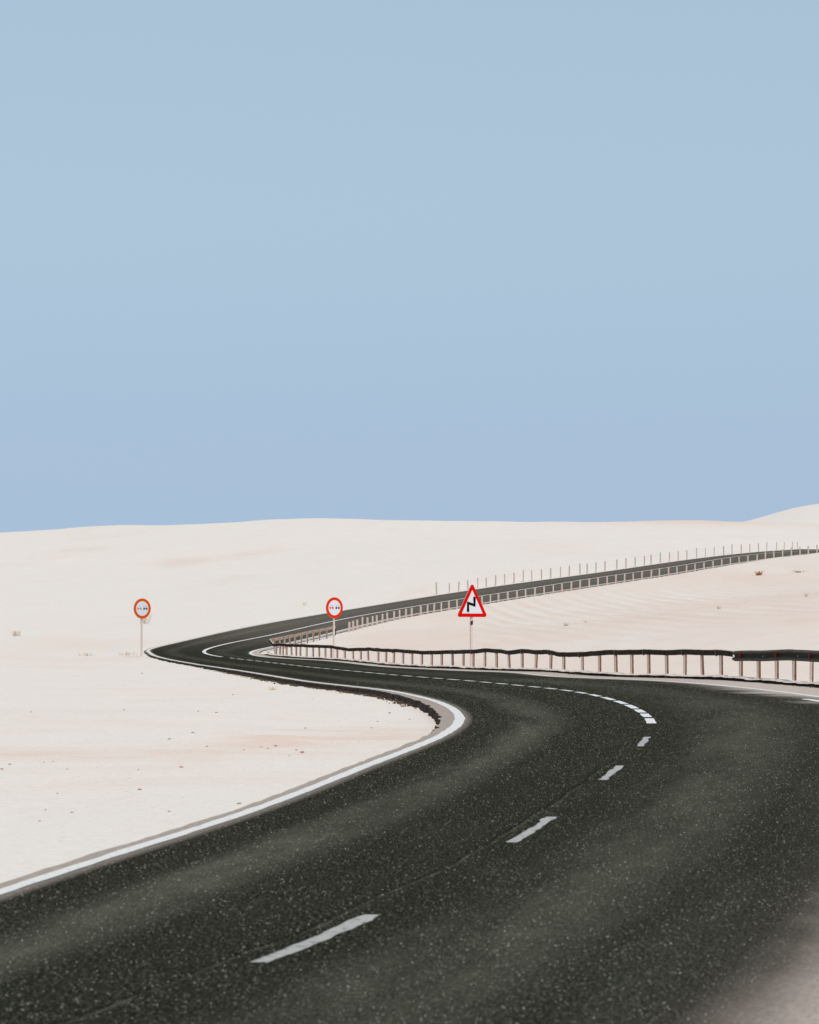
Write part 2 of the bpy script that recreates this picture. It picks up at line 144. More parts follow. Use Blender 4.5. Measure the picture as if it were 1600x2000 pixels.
class G:
    """tiny node builder"""
    def __init__(s, name, rough=.9, spec=.2):
        s.m = bpy.data.materials.new(name); s.m.use_nodes = True; s.t = s.m.node_tree
        s.b = s.t.nodes['Principled BSDF']; s.b.inputs['Roughness'].default_value = rough
        s.b.inputs['Specular IOR Level'].default_value = spec
    def n(s, typ, **kw):
        nd = s.t.nodes.new(typ)
        for k, v in kw.items(): setattr(nd, k, v)
        return nd
    def L(s, a, b): s.t.links.new(a, b)
    def setin(s, sock, v):
        if isinstance(v, bpy.types.NodeSocket): s.L(v, sock)
        else: sock.default_value = v
    def attr(s, name): return s.n('ShaderNodeAttribute', attribute_name=name).outputs['Fac']
    def obj(s): return s.n('ShaderNodeTexCoord').outputs['Object']
    def math(s, op, a, b=0.0, c=0.0, clamp=False):
        nd = s.n('ShaderNodeMath', operation=op, use_clamp=clamp)
        s.setin(nd.inputs[0], a); s.setin(nd.inputs[1], b); s.setin(nd.inputs[2], c); return nd.outputs[0]
    def noise(s, vec, scale, detail=3, rough=.55, dist=0.0):
        nd = s.n('ShaderNodeTexNoise'); s.L(vec, nd.inputs['Vector']); nd.inputs['Scale'].default_value = scale
        nd.inputs['Detail'].default_value = detail; nd.inputs['Roughness'].default_value = rough
        nd.inputs['Distortion'].default_value = dist; return nd.outputs['Fac']
    def ramp(s, fac, a, b, lo=0.0, hi=1.0):
        nd = s.n('ShaderNodeMapRange', interpolation_type='SMOOTHSTEP'); s.setin(nd.inputs[0], fac)
        nd.inputs[1].default_value = a; nd.inputs[2].default_value = b; nd.inputs[3].default_value = lo; nd.inputs[4].default_value = hi
        return nd.outputs[0]
    def mix(s, fac, a, b, mode='MIX'):
        nd = s.n('ShaderNodeMix', data_type='RGBA', blend_type=mode); s.setin(nd.inputs[0], fac)
        for k, v in ((6, a), (7, b)):
            if isinstance(v, tuple): nd.inputs[k].default_value = v + (1,) if len(v) == 3 else v
            else: s.L(v, nd.inputs[k])
        return nd.outputs[2]
    def scale(s, vec, v):
        nd = s.n('ShaderNodeVectorMath', operation='MULTIPLY'); s.L(vec, nd.inputs[0]); nd.inputs[1].default_value = v; return nd.outputs[0]
    def bump(s, h, strength, dist):
        nd = s.n('ShaderNodeBump'); s.L(h, nd.inputs['Height']); nd.inputs['Strength'].default_value = strength
        nd.inputs['Distance'].default_value = dist; s.L(nd.outputs[0], s.b.inputs['Normal'])
    def col(s, c): s.setin(s.b.inputs['Base Color'], c if not isinstance(c, tuple) else c + (1,))

# ------------------------------------------------------------------ materials
SAND_W = (0.727, 0.665, 0.594); SAND_P = (0.700, 0.550, 0.458)
def make_sand():
    g = G('sand', .95, .1); o = g.obj()
    fine = g.noise(o, 9.0, 5, .75)
    mid = g.noise(g.scale(o, (1, .35, 1)), .8, 4, .6, .4)
    big = g.noise(g.scale(o, (1, .25, 1)), .09, 4, .55, .6)
    p = g.attr('pink')
    f = g.math('ADD', p, g.math('MULTIPLY', g.ramp(mid, .5, .75), .18))
    f = g.math('ADD', f, g.math('MULTIPLY', g.ramp(big, .5, .75), .22), clamp=True)
    stk = g.noise(g.scale(o, (.55, 2.6, 1)), .9, 5, .7, .5)
    f = g.math('ADD', f, g.ramp(stk, .58, .82, 0, .30), clamp=True)
    hil = g.noise(g.scale(o, (1, .4, 1)), .35, 5, .65, .5)
    f = g.math('ADD', f, g.ramp(hil, .52, .78, 0, .22), clamp=True)
    c = g.mix(f, SAND_W, SAND_P)
    c = g.mix(g.math('MULTIPLY', g.ramp(fine, .30, .75), .55), c, g.mix(.5, c, (.52, .44, .37)))
    grn = g.noise(g.scale(o, (1, .22, 1)), 26., 4, .8)
    c = g.mix(g.ramp(grn, .52, .80, 0, .75), c, g.mix(.5, c, (.45, .36, .29)))
    c = g.mix(g.ramp(grn, .45, .25, 0, .5), c, (.80, .79, .77))
    # small dark grit
    vo = g.n('ShaderNodeTexVoronoi', feature='F1'); g.L(o, vo.inputs['Vector']); vo.inputs['Scale'].default_value = 5.0
    sep = g.n('ShaderNodeSeparateColor'); g.L(vo.outputs['Color'], sep.inputs[0])
    d = g.math('MULTIPLY', g.math('LESS_THAN', vo.outputs['Distance'], .10), g.math('GREATER_THAN', sep.outputs[0], .93))
    c = g.mix(g.math('MULTIPLY', d, .6), c, (.33, .22, .15))
    g.col(c)
    hb = g.math('ADD', g.math('MULTIPLY', fine, .5), g.noise(o, 2.2, 4, .6))
    g.bump(hb, .35, .05)
    return g.m
M_SAND = make_sand()

def make_asphalt():
    g = G('asphalt', 1.0, 0.0); o = g.obj()
    t = g.attr('lat'); s = g.attr('along'); dust_sheen = g.attr('dust_sheen')
    cm = g.n('ShaderNodeCombineXYZ'); g.L(g.math('MULTIPLY', t, 1.6), cm.inputs[0]); g.L(g.math('MULTIPLY', s, .09), cm.inputs[1])
    streak = g.noise(cm.outputs[0], 1.6, 5, .65, .6)
    cm2 = g.n('ShaderNodeCombineXYZ'); g.L(g.math('MULTIPLY', t, 9.), cm2.inputs[0]); g.L(g.math('MULTIPLY', s, .16), cm2.inputs[1])
    fstreak = g.noise(cm2.outputs[0], 1.5, 4, .6, .3)
    om = g.attr('offm')
    cm3 = g.n('ShaderNodeCombineXYZ'); g.L(om, cm3.inputs[0]); g.L(g.math('MULTIPLY', s, .2), cm3.inputs[1])
    grain2 = g.noise(cm3.outputs[0], 95., 2, .8)
    def band(c0, w):
        d = g.math('ABSOLUTE', g.math('SUBTRACT', g.math('ADD', t, g.math('MULTIPLY', g.math('SUBTRACT', streak, .5), .28)), c0))
        return g.ramp(d, 0, w, 1, 0)
    bands = g.math('ADD', g.math('MULTIPLY', band(-.58, .20), 1.0), g.math('MULTIPLY', band(.40, .34), .8))
    bands = g.math('ADD', bands, g.math('MULTIPLY', band(.80, .16), .25))
    bands = g.math('MULTIPLY', bands, g.ramp(streak, .30, .62, .45, 1.1), clamp=True)
    brkn = g.noise(cm3.outputs[0], 7., 6, .75)
    bands = g.math('MULTIPLY', bands, g.math('MULTIPLY', g.ramp(brkn, .28, .72, .45, 1.0), g.ramp(g.noise(o, 110, 2, .8), .3, .7, .45, 1.15)))
    bands = g.math('MULTIPLY', bands, g.ramp(s, 46, 66, 1.0, .6))
    c = g.mix(bands, (.0044, .0064, .0034), (.098, .100, .076))
    c = g.mix(g.math('MULTIPLY', g.ramp(fstreak, .45, .8), .28), c, (.042, .042, .033))
    blot = g.noise(o, .55, 4, .6, .3)
    c = g.mix(g.math('MULTIPLY', g.ramp(blot, .5, .8), .35), c, (.026, .028, .021))
    grain = g.noise(o, 75, 2, .8)
    c = g.mix(g.ramp(grain, .42, .72, 0, .55), c, g.mix(.5, c, (.15, .145, .105)))
    c = g.mix(g.ramp(grain2, .45, .80, 0, .9), c, g.mix(.45, c, (.20, .19, .14)))
    c = g.mix(g.ramp(grain2, .5, .25, 0, .4), c, (.003, .0032, .002))
    # pale aggregate
    for sc, th, br, amt in ((95., .30, .86, .50), (48., .27, .955, .60), (24., .20, .985, .5)):
        vo = g.n('ShaderNodeTexVoronoi', feature='F1'); g.L(o, vo.inputs['Vector']); vo.inputs['Scale'].default_value = sc
        sep = g.n('ShaderNodeSeparateColor'); g.L(vo.outputs['Color'], sep.inputs[0])
        m = g.math('MULTIPLY', g.math('LESS_THAN', vo.outputs['Distance'], th), g.math('GREATER_THAN', sep.outputs[0], br))
        c = g.mix(g.math('MULTIPLY', m, amt), c, g.mix(sep.outputs[1], (.30, .27, .21), (.42, .40, .33)))
    # old seam left of the dashes: a pale thread with a dark one beside it
    wob = g.n('ShaderNodeTexNoise'); wob.noise_dimensions = '1D'; g.setin(wob.inputs['W'], s); wob.inputs['Scale'].default_value = .35
    so = g.math('SUBTRACT', om, g.math('ADD', .05, g.math('MULTIPLY', wob.outputs['Fac'], .12)))
    brk = g.ramp(g.noise(cm3.outputs[0], 9., 3, .6), .40, .60)
    inr = g.math('MULTIPLY', g.ramp(s, 44, 34), brk)
    c = g.mix(g.math('MULTIPLY', g.ramp(g.math('ABSOLUTE', so), .011, .004), g.math('MULTIPLY', inr, .30)), c, (.17, .165, .13))
    c = g.mix(g.math('MULTIPLY', g.ramp(g.math('ABSOLUTE', g.math('SUBTRACT', so, .03)), .014, .006), g.math('MULTIPLY', g.ramp(s, 44, 34), .35)), c, (.003, .003, .002))
    dn = g.math('MULTIPLY', dust_sheen, g.ramp(g.noise(o, 30, 4, .7), .2, .8, .75, 1.15), clamp=True)
    c = g.mix(dn, c, g.mix(g.ramp(g.noise(cm3.outputs[0], 40., 4, .75), .35, .7), (.56, .47, .405), (.43, .355, .305)))
    g.col(c)
    g.bump(grain, .55, .006)
    return g.m
M_ASPH = make_asphalt()

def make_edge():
    g = G('broken asphalt and lip shade', .95, .1); o = g.obj()  # dark broken edge; its shade and the sand lip's are put into the colour
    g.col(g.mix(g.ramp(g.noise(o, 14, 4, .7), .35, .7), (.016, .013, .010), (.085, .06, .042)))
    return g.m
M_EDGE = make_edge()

def make_paint(name, base, wear):
    g = G(name, .7, .3); o = g.obj()
    n1 = g.noise(o, 22, 5, .7); n2 = g.noise(o, 60, 3, .7)
    c = g.mix(g.ramp(n2, .35, .7, 0, .35), base, tuple(.7*x for x in base))
    m = g.math('MULTIPLY', g.ramp(n1, wear, wear+.10), .85)
    c = g.mix(m, c, (.07, .065, .055)); g.col(c); g.bump(n2, .4, .004)
    return g.m
M_LINE = make_paint('edge paint', (.72, .69, .65), .57)
M_DASH = make_paint('worn dash paint', (.41, .395, .36), .53)
M_DASHF = make_paint('dash paint', (.70, .69, .66), .66)

def make_metal(name, a, b, rough=.6, spec=.4, metal=0.0, sc=6.):
    g = G(name, rough, spec); o = g.obj(); g.b.inputs['Metallic'].default_value = metal
    g.col(g.mix(g.ramp(g.noise(g.scale(o, (1, 1, .5)), sc, 5, .7), .3, .7), a, b)); return g.m
M_RAILF = make_metal('shaded rail face', (.020, .014, .009), (.060, .040, .026), .85, .08)  # road side of the beam: its shade is painted into this dark colour
M_RAILB = make_metal('lit weathered rail back', (.50, .36, .27), (.60, .47, .38))  # sunlit side of the same beam, painted pale
M_RUST = make_metal('rusty seam', (.30, .12, .05), (.20, .08, .035))
M_WAVE = make_metal('shaded wave rail', (.035, .030, .020), (.080, .068, .048), .75, .15)  # front of the wave beam, darkened to paint its shade
M_POST = make_metal('weathered post', (.80, .63, .53), (.86, .72, .63), .8, .1, 0, 14.)
M_POSTIN = make_metal('shaded post inside', (.30, .16, .10), (.58, .41, .31), .8, .1, 0, 14.)  # inner faces darker: shade inside the channel is put into the colour
M_BARE = make_metal('bare post', (.66, .50, .41), (.74, .60, .51), .9, .1, 0, 10.)
M_POLE = make_metal('pale pole', (.74, .60, .52), (.80, .67, .58), .8, .1)
M_CAP = make_metal('pale cap', (.72, .71, .69), (.76, .75, .73))
M_SIGNW = make_metal('sign white', (.80, .81, .82), (.84, .85, .86), .5, .3)
M_RED = make_metal('sign red', (.78, .006, .004), (.72, .005, .003), .9, .04)
M_ORED = make_metal('sign faded red', (.88, .040, .003), (.82, .034, .003), .9, .04)
M_ORANGE = make_metal('sign orange', (.86, .115, .003), (.82, .105, .003), .9, .04)
M_BLACK = make_metal('sign black', (.006, .006, .007), (.010, .010, .011), .9, .04)
M_PALERED = make_metal('washed red', (.62, .16, .14), (.70, .25, .22), .5, .2)
M_BACK = make_metal('sign back', (.40, .40, .40), (.50, .50, .50), .5, .4)
M_REFL = make_metal('reflector red', (.30, .022, .012), (.22, .018, .010), .4, .4)
M_STONE = make_metal('stone', (.34, .20, .13), (.50, .34, .25), .9, .1, 0, 30.)
M_CLOD = make_metal('clod', (.060, .042, .028), (.17, .115, .075), .95, .05, 0, 8.)
M_STRAW = make_metal('dry straw', (.62, .46, .34), (.74, .60, .48), .9, .1, 0, 9.)
M_GREEN = make_metal('green tuft', (.16, .17, .06), (.26, .24, .10), .9, .1, 0, 9.)
M_SHADE = make_metal('painted shade', (.03, .018, .012), (.08, .04, .02), .8, .2)  # painted shade for the end ramp and below the triangular plate

# ------------------------------------------------------------------ road axis
NV = np.array(NODES)
ns = np.r_[0, np.cumsum(np.hypot(np.diff(NV[:, 0]), np.diff(NV[:, 1])))]
DS = 0.25
q = np.arange(0, ns[-1], DS); D = cspline(ns, NV, q)
AX, AY, AZ, WL, WR, BL, BR = D.T
tx = np.gradient(AX); ty = np.gradient(AY); m_ = np.hypot(tx, ty); NX, NY = -ty/m_, tx/m_     # normal to the left
RX, RY, RZ = AX - NX*WR, AY - NY*WR, AZ + BR*WR
LX, LY, LZ = AX + NX*WL, AY + NY*WL, AZ + BL*WL
SEP_S = 152.0                                               # the tip of the bend
def dr(s): return np.interp(s, [0,50,60,70,76,84,90,95,102,112,120,130,138,144,149,154,160,175,182,400],
                            [.9,1.6,1.7,1.6,1.5,1.75,1.4,1.25,1.45,1.4,.95,.75,.85,1.1,.85,.75,.9,.95,.95,.95])
SHR = np.where(q < 60, np.interp(q, [0, 22, 60], [.35, .35, 1.45]), np.where(q < 152, dr(q) - .17, .42))
SHR = np.convolve(np.r_[[SHR[0]]*12, SHR, [SHR[-1]]*12], np.ones(25)/25, 'valid')
SHL = np.interp(q, [0, 30, 44, 50, 60, 72, 85, 110, 140, 150, 165, 400], [.125, .13, .19, .27, .27, .18, .12, .12, .14, .16, .14, .16])
jl = np.interp(q,[0,38,48,400],[.3,.4,1,1])*.045*fbm(q*.9, q*0, 3, 5) + np.interp(q,[0,38,48,400],[.25,.4,1,1])*.03*vnoise(q*3.1, q*0+5, 8)
jr = .06*fbm(q*.8, q*0+3, 11, 5)

def road_pt(s, o, dz=0.0):
    """point on the asphalt at distance s along and o metres to the left (negative = right)"""
    s = np.asarray(s, float); o = np.asarray(o, float)
    f = lambda a: np.interp(s, q, a)
    b = np.where(o > 0, f(BL), -f(BR))
    return np.stack([f(AX) + f(NX)*o, f(AY) + f(NY)*o, f(AZ) + b*o + dz], -1)

# ------------------------------------------------------------------ road slab
cols = []; lat = []
NLAT = 28
oL = WL + SHL + jl; oR = -(WR + SHR + jr)
tt = np.linspace(-1, 1, NLAT)
offs = [oL + .03, oL, WL + .02] + [np.where(t < 0, -t*WL, -t*WR) for t in tt[1:-1]] + [-(WR + .02), oR, oR - .03]
tv = [-1.1, -1.09, -1.01] + list(tt[1:-1]) + [1.01, 1.12, 1.13]
V = np.stack([road_pt(q, o) for o in offs], 1)
V[:, 0, 2] -= .22; V[:, -1, 2] -= .22
offA = np.stack([o for o in offs], 1)
latA = np.tile(np.array(tv), (len(q), 1)); alA = np.tile(q[:, None], (1, len(tv)))
dust_sheen = np.zeros_like(latA)
far = sstep(q, 150, 200)[:, None]
dust_sheen += .17*far  # paler far leg: dust plus low-angle sun sheen, put into the colour
dust_sheen += np.where(latA < -1.0, .70 - .25*far, 0)
dust_sheen += np.where(latA > 1.0, (.78 - .35*far)*sstep(alA, 44, 54), 0)
dn = fbm(alA*.5, latA*2, 21, 3)
# sand blown over the near right-hand edge and over the far end of the near bend
dust_sheen += sstep(latA + .10*dn, .965, 1.13) * sstep(-alA, -45, -28) * .9
dust_sheen += sstep(latA + .2*dn, .74, 1.04) * sstep(alA, 52, 59) * sstep(-alA, -78, -66) * .75
dust_sheen += sstep(latA, .88, 1.0) * .12
dust_sheen = np.clip(dust_sheen, 0, 1)
road = grid_obj('road', V[:, ::-1], [M_ASPH, M_EDGE], False, {'lat': latA[:, ::-1], 'along': alA[:, ::-1], 'dust_sheen': dust_sheen[:, ::-1], 'offm': offA[:, ::-1]})
nc = V.shape[1] - 1
mi = np.zeros((len(q)-1, nc), dtype=np.int32); mi[:, 0] = 1; mi[:, -1] = 1
road.data.polygons.foreach_set('material_index', mi.reshape(-1))
tag(road, kind='structure')

def strip(name, s0, s1, off, w, mat, dz=.004, wob=.0, step=.25, sub=1, seed=0):
    n = max(2, int(round((s1 - s0)/step)) + 1); ss = np.linspace(s0, s1, n)
    o = off(ss); ww = w(ss) if callable(w) else np.full(n, w)
    if name == 'dash' and s1 < 47: ww = ww*(.75 + .25*sstep(np.minimum(ss-s0, s1-ss), 0, .07)) + .010*vnoise(ss*9, ss*0+seed, 3)
    e1 = wob*fbm(ss*2.3, ss*0+seed, 31+seed, 4); e2 = wob*fbm(ss*2.1, ss*0+seed+9, 47+seed, 4)
    A = road_pt(ss, o + ww/2 + e1, dz); B = road_pt(ss, o - ww/2 + e2, dz)
    M_ = (A + B)/2
    ob = grid_obj(name, np.stack([B, M_, A], 1), mat, False)
    ob.parent = road
    return ob
fWL = lambda s: np.interp(s, q, WL); fWR = lambda s: np.interp(s, q, WR)
lw = lambda s: np.interp(s, [0, 22, 32, 46, 400], [.072, .078, .095, .13, .15])
strip('edge_line', 0, ns[-1]-1, fWL, lw, M_LINE, wob=.012)
strip('edge_line', 30, ns[-1]-1, lambda s: -fWR(s), .15, M_LINE, wob=.012, seed=3)
strip('centre_line', 145.2, ns[-1]-1, lambda s: s*0, .17, M_LINE, wob=.02, seed=5)
strip('warning_line', 56.2, 60.6, lambda s: -fWR(s)*.87, .16, M_LINE, dz=.006, wob=.04, seed=8)
DL = [(11.5, 14.0)] + DASH
for i_, (a, b) in enumerate(DL):
    near = a < 45
    if near: a, b = a + .10, b - .12
    if not near:
        a = .5*(DL[i_-1][1] + a) + (.30 if b < 62 else .40) if i_ > 5 else a + .15
        b = (.5*(b + DL[i_+1][0]) if i_+1 < len(DL) else b) - (.30 if b < 62 else .40)
    strip('dash', a, b, lambda s: s*0, .066 if near else .12, M_DASH if near else M_DASHF, wob=.02 if near else .008, step=.06 if near else .2, seed=int(a*3) % 17)

# ------------------------------------------------------------------ ground: one sheet, shaped to the road
ctrl = []
for i in range(0, len(q), 18):
    ctrl.append((LX[i] + NX[i]*1.0, LY[i] + NY[i]*1.0, LZ[i] - (.12 if q[i] < 155 else .04)))
    ctrl.append((RX[i] - NX[i]*1.3, RY[i] - NY[i]*1.3, RZ[i] + (.03 if q[i] < 150 else -.02)))
ctrl += [(a, b, c) for a, b, c, *_ in (POSTS_A + POSTS_B)[::3]]
ctrl += [p[:3] for p in HILL]
for x in (-30, -22, -15, -9, -4):
    for y in (0, 20, 45, 70, 95, 118):
        edge = np.interp(y, LY[:600], LX[:600])
        if x < edge - 2.5: ctrl.append((x, y, -.10 + .05*math.sin(x*.9 + y*.13)))
for x, y, z in [(-90, 0, 0), (-90, 100, .2), (-160, 250, 5), (-180, 480, 15), (160, 0, 3), (60, 0, 1.5), (30, 0, .6), (20, 30, .5), (45, 60, 2.2), (80, 120, 6),
                (110, 250, 12), (180, 480, 21), (60, 200, 7.5), (-100, -40, 0), (0, -40, 0), (100, -40, 2), (15, 110, 1.6), (22, 150, 3.4), (14, 80, .55), (28, 90, 1.4),
                (-60, 560, 14), (0, 570, 15), (60, 560, 15), (-120, 700, 9), (0, 700, 9), (120, 700, 9), (-250, 900, 6), (250, 900, 8), (0, 1000, 6)]:
    ctrl.append((x, y, z))
ctrl = np.array(ctrl)
def tps_fit(P, lam=.02):
    n = len(P); d = np.hypot(P[:, None, 0]-P[None, :, 0], P[:, None, 1]-P[None, :, 1])
    K = np.where(d > 0, d*d*np.log(np.maximum(d, 1e-9)), 0) + lam*np.eye(n)*5
    T = np.c_[np.ones(n), P[:, :2]]; A = np.zeros((n+3, n+3)); A[:n, :n] = K; A[:n, n:] = T; A[n:, :n] = T.T
    return np.linalg.solve(A, np.r_[P[:, 2], 0, 0, 0])
TW = tps_fit(ctrl, .001)
def tps(x, y):
    sh = x.shape; x = x.ravel(); y = y.ravel(); r = np.empty(len(x)); n = len(ctrl)
    for k in range(0, len(x), 20000):
        a = x[k:k+20000, None]-ctrl[None, :, 0]; b = y[k:k+20000, None]-ctrl[None, :, 1]; d2 = a*a+b*b
        r[k:k+20000] = (.5*d2*np.log(np.maximum(d2, 1e-12))) @ TW[:n]
    return (r + TW[n] + TW[n+1]*x + TW[n+2]*y).reshape(sh)

def road_rel(x, y):
    """nearest station index, metres beyond the asphalt edge (negative = on it), side (+1 left)"""
    x = np.asarray(x, float).ravel(); y = np.asarray(y, float).ravel()
    best = np.full(len(x), 1e9); bi = np.zeros(len(x), int)
    for k in range(0, len(q), 2):
        d = (x-AX[k])**2 + (y-AY[k])**2; m = d < best; best[m] = d[m]; bi[m] = k
    # refine against neighbours by projection
    dx = x-AX[bi]; dy = y-AY[bi]; sh = dx*tx[bi]/m_[bi] + dy*ty[bi]/m_[bi]
    bi2 = np.clip(bi + np.round(sh/DS).astype(int), 0, len(q)-1)
    dx = x-AX[bi2]; dy = y-AY[bi2]; o = dx*NX[bi2] + dy*NY[bi2]
    side = np.where(o > 0, 1, -1)
    e = np.where(o > 0, o - (WL+SHL+jl)[bi2], -o - (WR+SHR+jr)[bi2])
    lon = np.abs(dx*tx[bi2] + dy*ty[bi2])/m_[bi2]
    e = np.where((lon > 2) & (bi2 == len(q)-1), np.hypot(dx, dy) - 3, e)
    return bi2, e, side

def detail(x, y, want=False):
    dist = np.hypot(x, y)
    z = .07*fbm(x*.22, y*.14, 5, 3) + .022*fbm(x*1.1, y*.7, 61, 4)
    z += .75*fbm(x*.035, y*.02, 71, 5)*sstep(y, 170, 280)*(1 - .93*sstep(y, 385, 450))
    z += .9*fbm(x*.011, y*.009, 75, 2)*sstep(y, 260, 400)*0
    # grader ridges on the bank inside the bend
    m = sstep(x, 1.5, 5)*sstep(-x, -30, -20)*sstep(y, 112, 130)*sstep(-y, -225, -195)
    m = m*sstep(fbm(x*.12, y*.03, 91, 2), -.35, .2)
    ph = x*5.0 + y*.35 + 2.2*fbm(x*.12, y*.02, 95, 2)
    rid = m*np.sin(ph)*(.6+.4*vnoise(x*.6, y*.12, 98))
    z += .05*rid
    return (z, rid) if want else z

def ground_raw(x, y, base=None):
    """height and tint of the sand"""
    x = np.asarray(x, float); y = np.asarray(y, float); sh = x.shape
    z = (tps(x, y) if base is None else base).ravel() + detail(x, y).ravel()
    near = (x.ravel() > -30) & (x.ravel() < 75) & (y.ravel() < 380)
    e = np.full(z.shape, 50.); bi = np.zeros(z.shape, int); side = np.ones(z.shape)
    if near.any():
        a, b, c = road_rel(x.ravel()[near], y.ravel()[near]); bi[near] = a; e[near] = b; side[near] = c
    left = side > 0; ez = np.where(left, (AZ+BL*(WL+SHL))[bi], (AZ+BR*(WR+SHR))[bi]); s = q[bi]
    drop = np.where(left, np.interp(s, [0, 20, 35, 105, 125, 150, 170, 400], [-.03, -.05, -.13, -.12, -.08, -.07, -.03, -.02]), np.interp(s, [0, 40, 55, 148, 165, 400], [-.015, -.015, -.03, -.03, -.02, -.02]))
    rough = .03*fbm(x.ravel()*3.5, y.ravel()*1.8, 77, 3)*np.where(left & (s > 60) & (s < 150), 1, .25)
    tgt = ez + drop + rough
    w = sstep(e, 0.05, 2.2)
    zz = tgt*(1-w) + z*w
    zz = np.where(e < -.12, ez - .28, np.where(e < .0, np.minimum(zz, tgt + (ez-.28-tgt)*np.clip(-e/.12, 0, 1)), zz))
    return zz.reshape(sh), e.reshape(sh), side.reshape(sh), s.reshape(sh)

def pink_of(x, y, e, side, s):
    p = .72*sstep(-side, 0, 1)*sstep(y, 55, 75)*sstep(-y, -420, -330)*sstep(x, -6, -1)
    p = p*(.75 + .5*fbm(x*.12, y*.05, 33, 4))
    st = .45*fbm(x*.18, y*.55, 41, 4) + .75*fbm(x*.45, y*1.5, 42, 4)
    p = p + .32*detail(x, y, True)[1] + np.where((x > 1) & (y > 80) & (y < 260) & (side < 0), .25*fbm(x*.5, y*.09, 37, 4), 0)
    L_ = (x < 2) & (y < 125)
    def blob(cx, cy, rx, ry, a): return a*np.exp(-((x-cx)/rx)**2 - ((y-cy)/ry)**2)
    b = blob(-3.6, 31.5, 2.2, 1.7, .45) + blob(-1.2, 35, .9, 2.2, .75) + blob(-.6, 38.5, .8, 2.2, .55) + blob(-4.3, 40, 1.2, 2.2, .28)
    b = b + blob(-6.5, 50, 3, 2.5, .3) + blob(-2, 26, 1.4, 1.4, .35) + blob(-5, 64, 2.5, 4, .25)
    p = p + np.where(L_, b*(.75 + 1.2*st) + .16*sstep(st, -.1, .6)*sstep(y, 20, 28), 0)
    p = p + blob(-14, 132, 5, 7, .55)*(.6+fbm(x*.4, y*.1, 44, 3)) + blob(-16, 160, 4, 8, .35)
    # tinted slip faces high on the dune
    p = p + blob(-25.5, 352, 3.2, 9, .75) + blob(-19, 362, 2.4, 7, .5) + blob(-41, 385, 3.0, 6, .5)
    p = p + .95*sstep(x, 8, 40)*np.exp(-((y-466)/20)**2)*(.8+.5*fbm(x*.1, y*.05, 39, 3))
    p = p + blob(-12.3, 112, 3.2, 3.5, .55)*(.7+fbm(x*.9, y*.2, 49, 3))
    fs = fbm(x*1.3, y*.8, 43, 4)
    p = p + np.where(L_, (blob(-1.25, 35, 1.0, 3.0, .9) + blob(-.8, 39, 1.0, 2.5, .6) + blob(-3.6, 31, 2.5, 1.5, .4))*sstep(fs, -.15, .45), 0)
    return np.clip(p, 0, 1)

rows = [-25.0]
while rows[-1] < 1600:
    y = rows[-1]; rows.append(y + max(.07, abs(y)*.0042) if y > 4 else y + 1.0)
rows = np.array(rows)
uc = np.linspace(-.165, .175, 620)
step = uc[1]-uc[0]; ext = []
v = uc[-1]; w = step
while v < 1.1: w *= 1.12; v += w; ext.append(v)
uc = np.r_[-(np.array(ext)[::-1] - uc[-1] - uc[0]), uc, ext]
GY, GU = np.meshgrid(rows, uc, indexing='ij'); GX = GU*(np.maximum(GY, 0) + 14)
# evaluate the smooth surface coarsely, then refine
rc = np.unique(np.r_[np.arange(0, len(rows), 6), len(rows)-1]); cc = np.unique(np.r_[np.arange(0, len(uc), 6), len(uc)-1])
Bc = tps(GX[np.ix_(rc, cc)], GY[np.ix_(rc, cc)])
ri = np.arange(len(rows)); ci = np.arange(len(uc))
B1 = np.stack([np.interp(ci, cc, r) for r in Bc]); B = np.stack([np.interp(ri, rc, B1[:, j]) for j in range(len(uc))], 1)
GZ, GE, GSd, GS = ground_raw(GX, GY, B)
PK = pink_of(GX, GY, GE, GSd, GS)
ground = grid_obj('ground', np.stack([GX, GY, GZ], -1), M_SAND, True, {'pink': PK})
tag(ground, kind='structure')

def gz(x, y):
    return float(ground_raw(np.array([x]), np.array([y]))[0][0])

# sand lying up against the right-hand edge of the asphalt, with a crumbling lip
def lip(name, s0, s1, side, hgt, out, step=.12, seed=0):
    ss = np.arange(s0, s1, step)
    base = np.interp(ss, q, (WR+SHR+jr) if side < 0 else (WL+SHL+jl))
    j = .07*fbm(ss*1.1, ss*0+seed, 51+seed, 4) + .035*vnoise(ss*6, ss*0, 57+seed)
    hh = hgt*(1 + .35*fbm(ss*.9, ss*0, 59+seed, 4))
    taper = sstep(ss, s0, s0+2)*sstep(-ss, -s1, -s1+2); hh = hh*taper
    prof = [(-.03, -.05), (-.02, .45), (-.095, .72), (-.06, 1.08), (.15, 1.05), (.5, .6), (out, -.4)]
    V = np.stack([road_pt(ss, side*(-1 if side < 0 else 1)*0 + (-(base + a - j*(a < .2)) if side < 0 else (base + a - j*(a < .2))), hh*b) for a, b in prof], 1)
    V[:, :, 2] += .012*fbm(V[:, :, 0]*7, V[:, :, 1]*4, 63+seed, 3)*np.array([0, .5, .5, 1, 1, 1, 0])[None, :]
    V[:, -1, 2] -= .10
    if side > 0: V = V[:, ::-1]
    o = grid_obj(name, V, [M_SAND, M_EDGE], False, {'pink': np.full(V.shape[:2], .45)})
    mi = np.zeros((len(ss)-1, V.shape[1]-1), dtype=np.int32); mi[:, :2] = 1; o.data.polygons.foreach_set('material_index', mi.reshape(-1))  # inner lip faces take the dark edge material as painted shade
    return tag(o, kind='structure')
lip('sand_verge', 53, 151.5, -1, .085, 1.0)

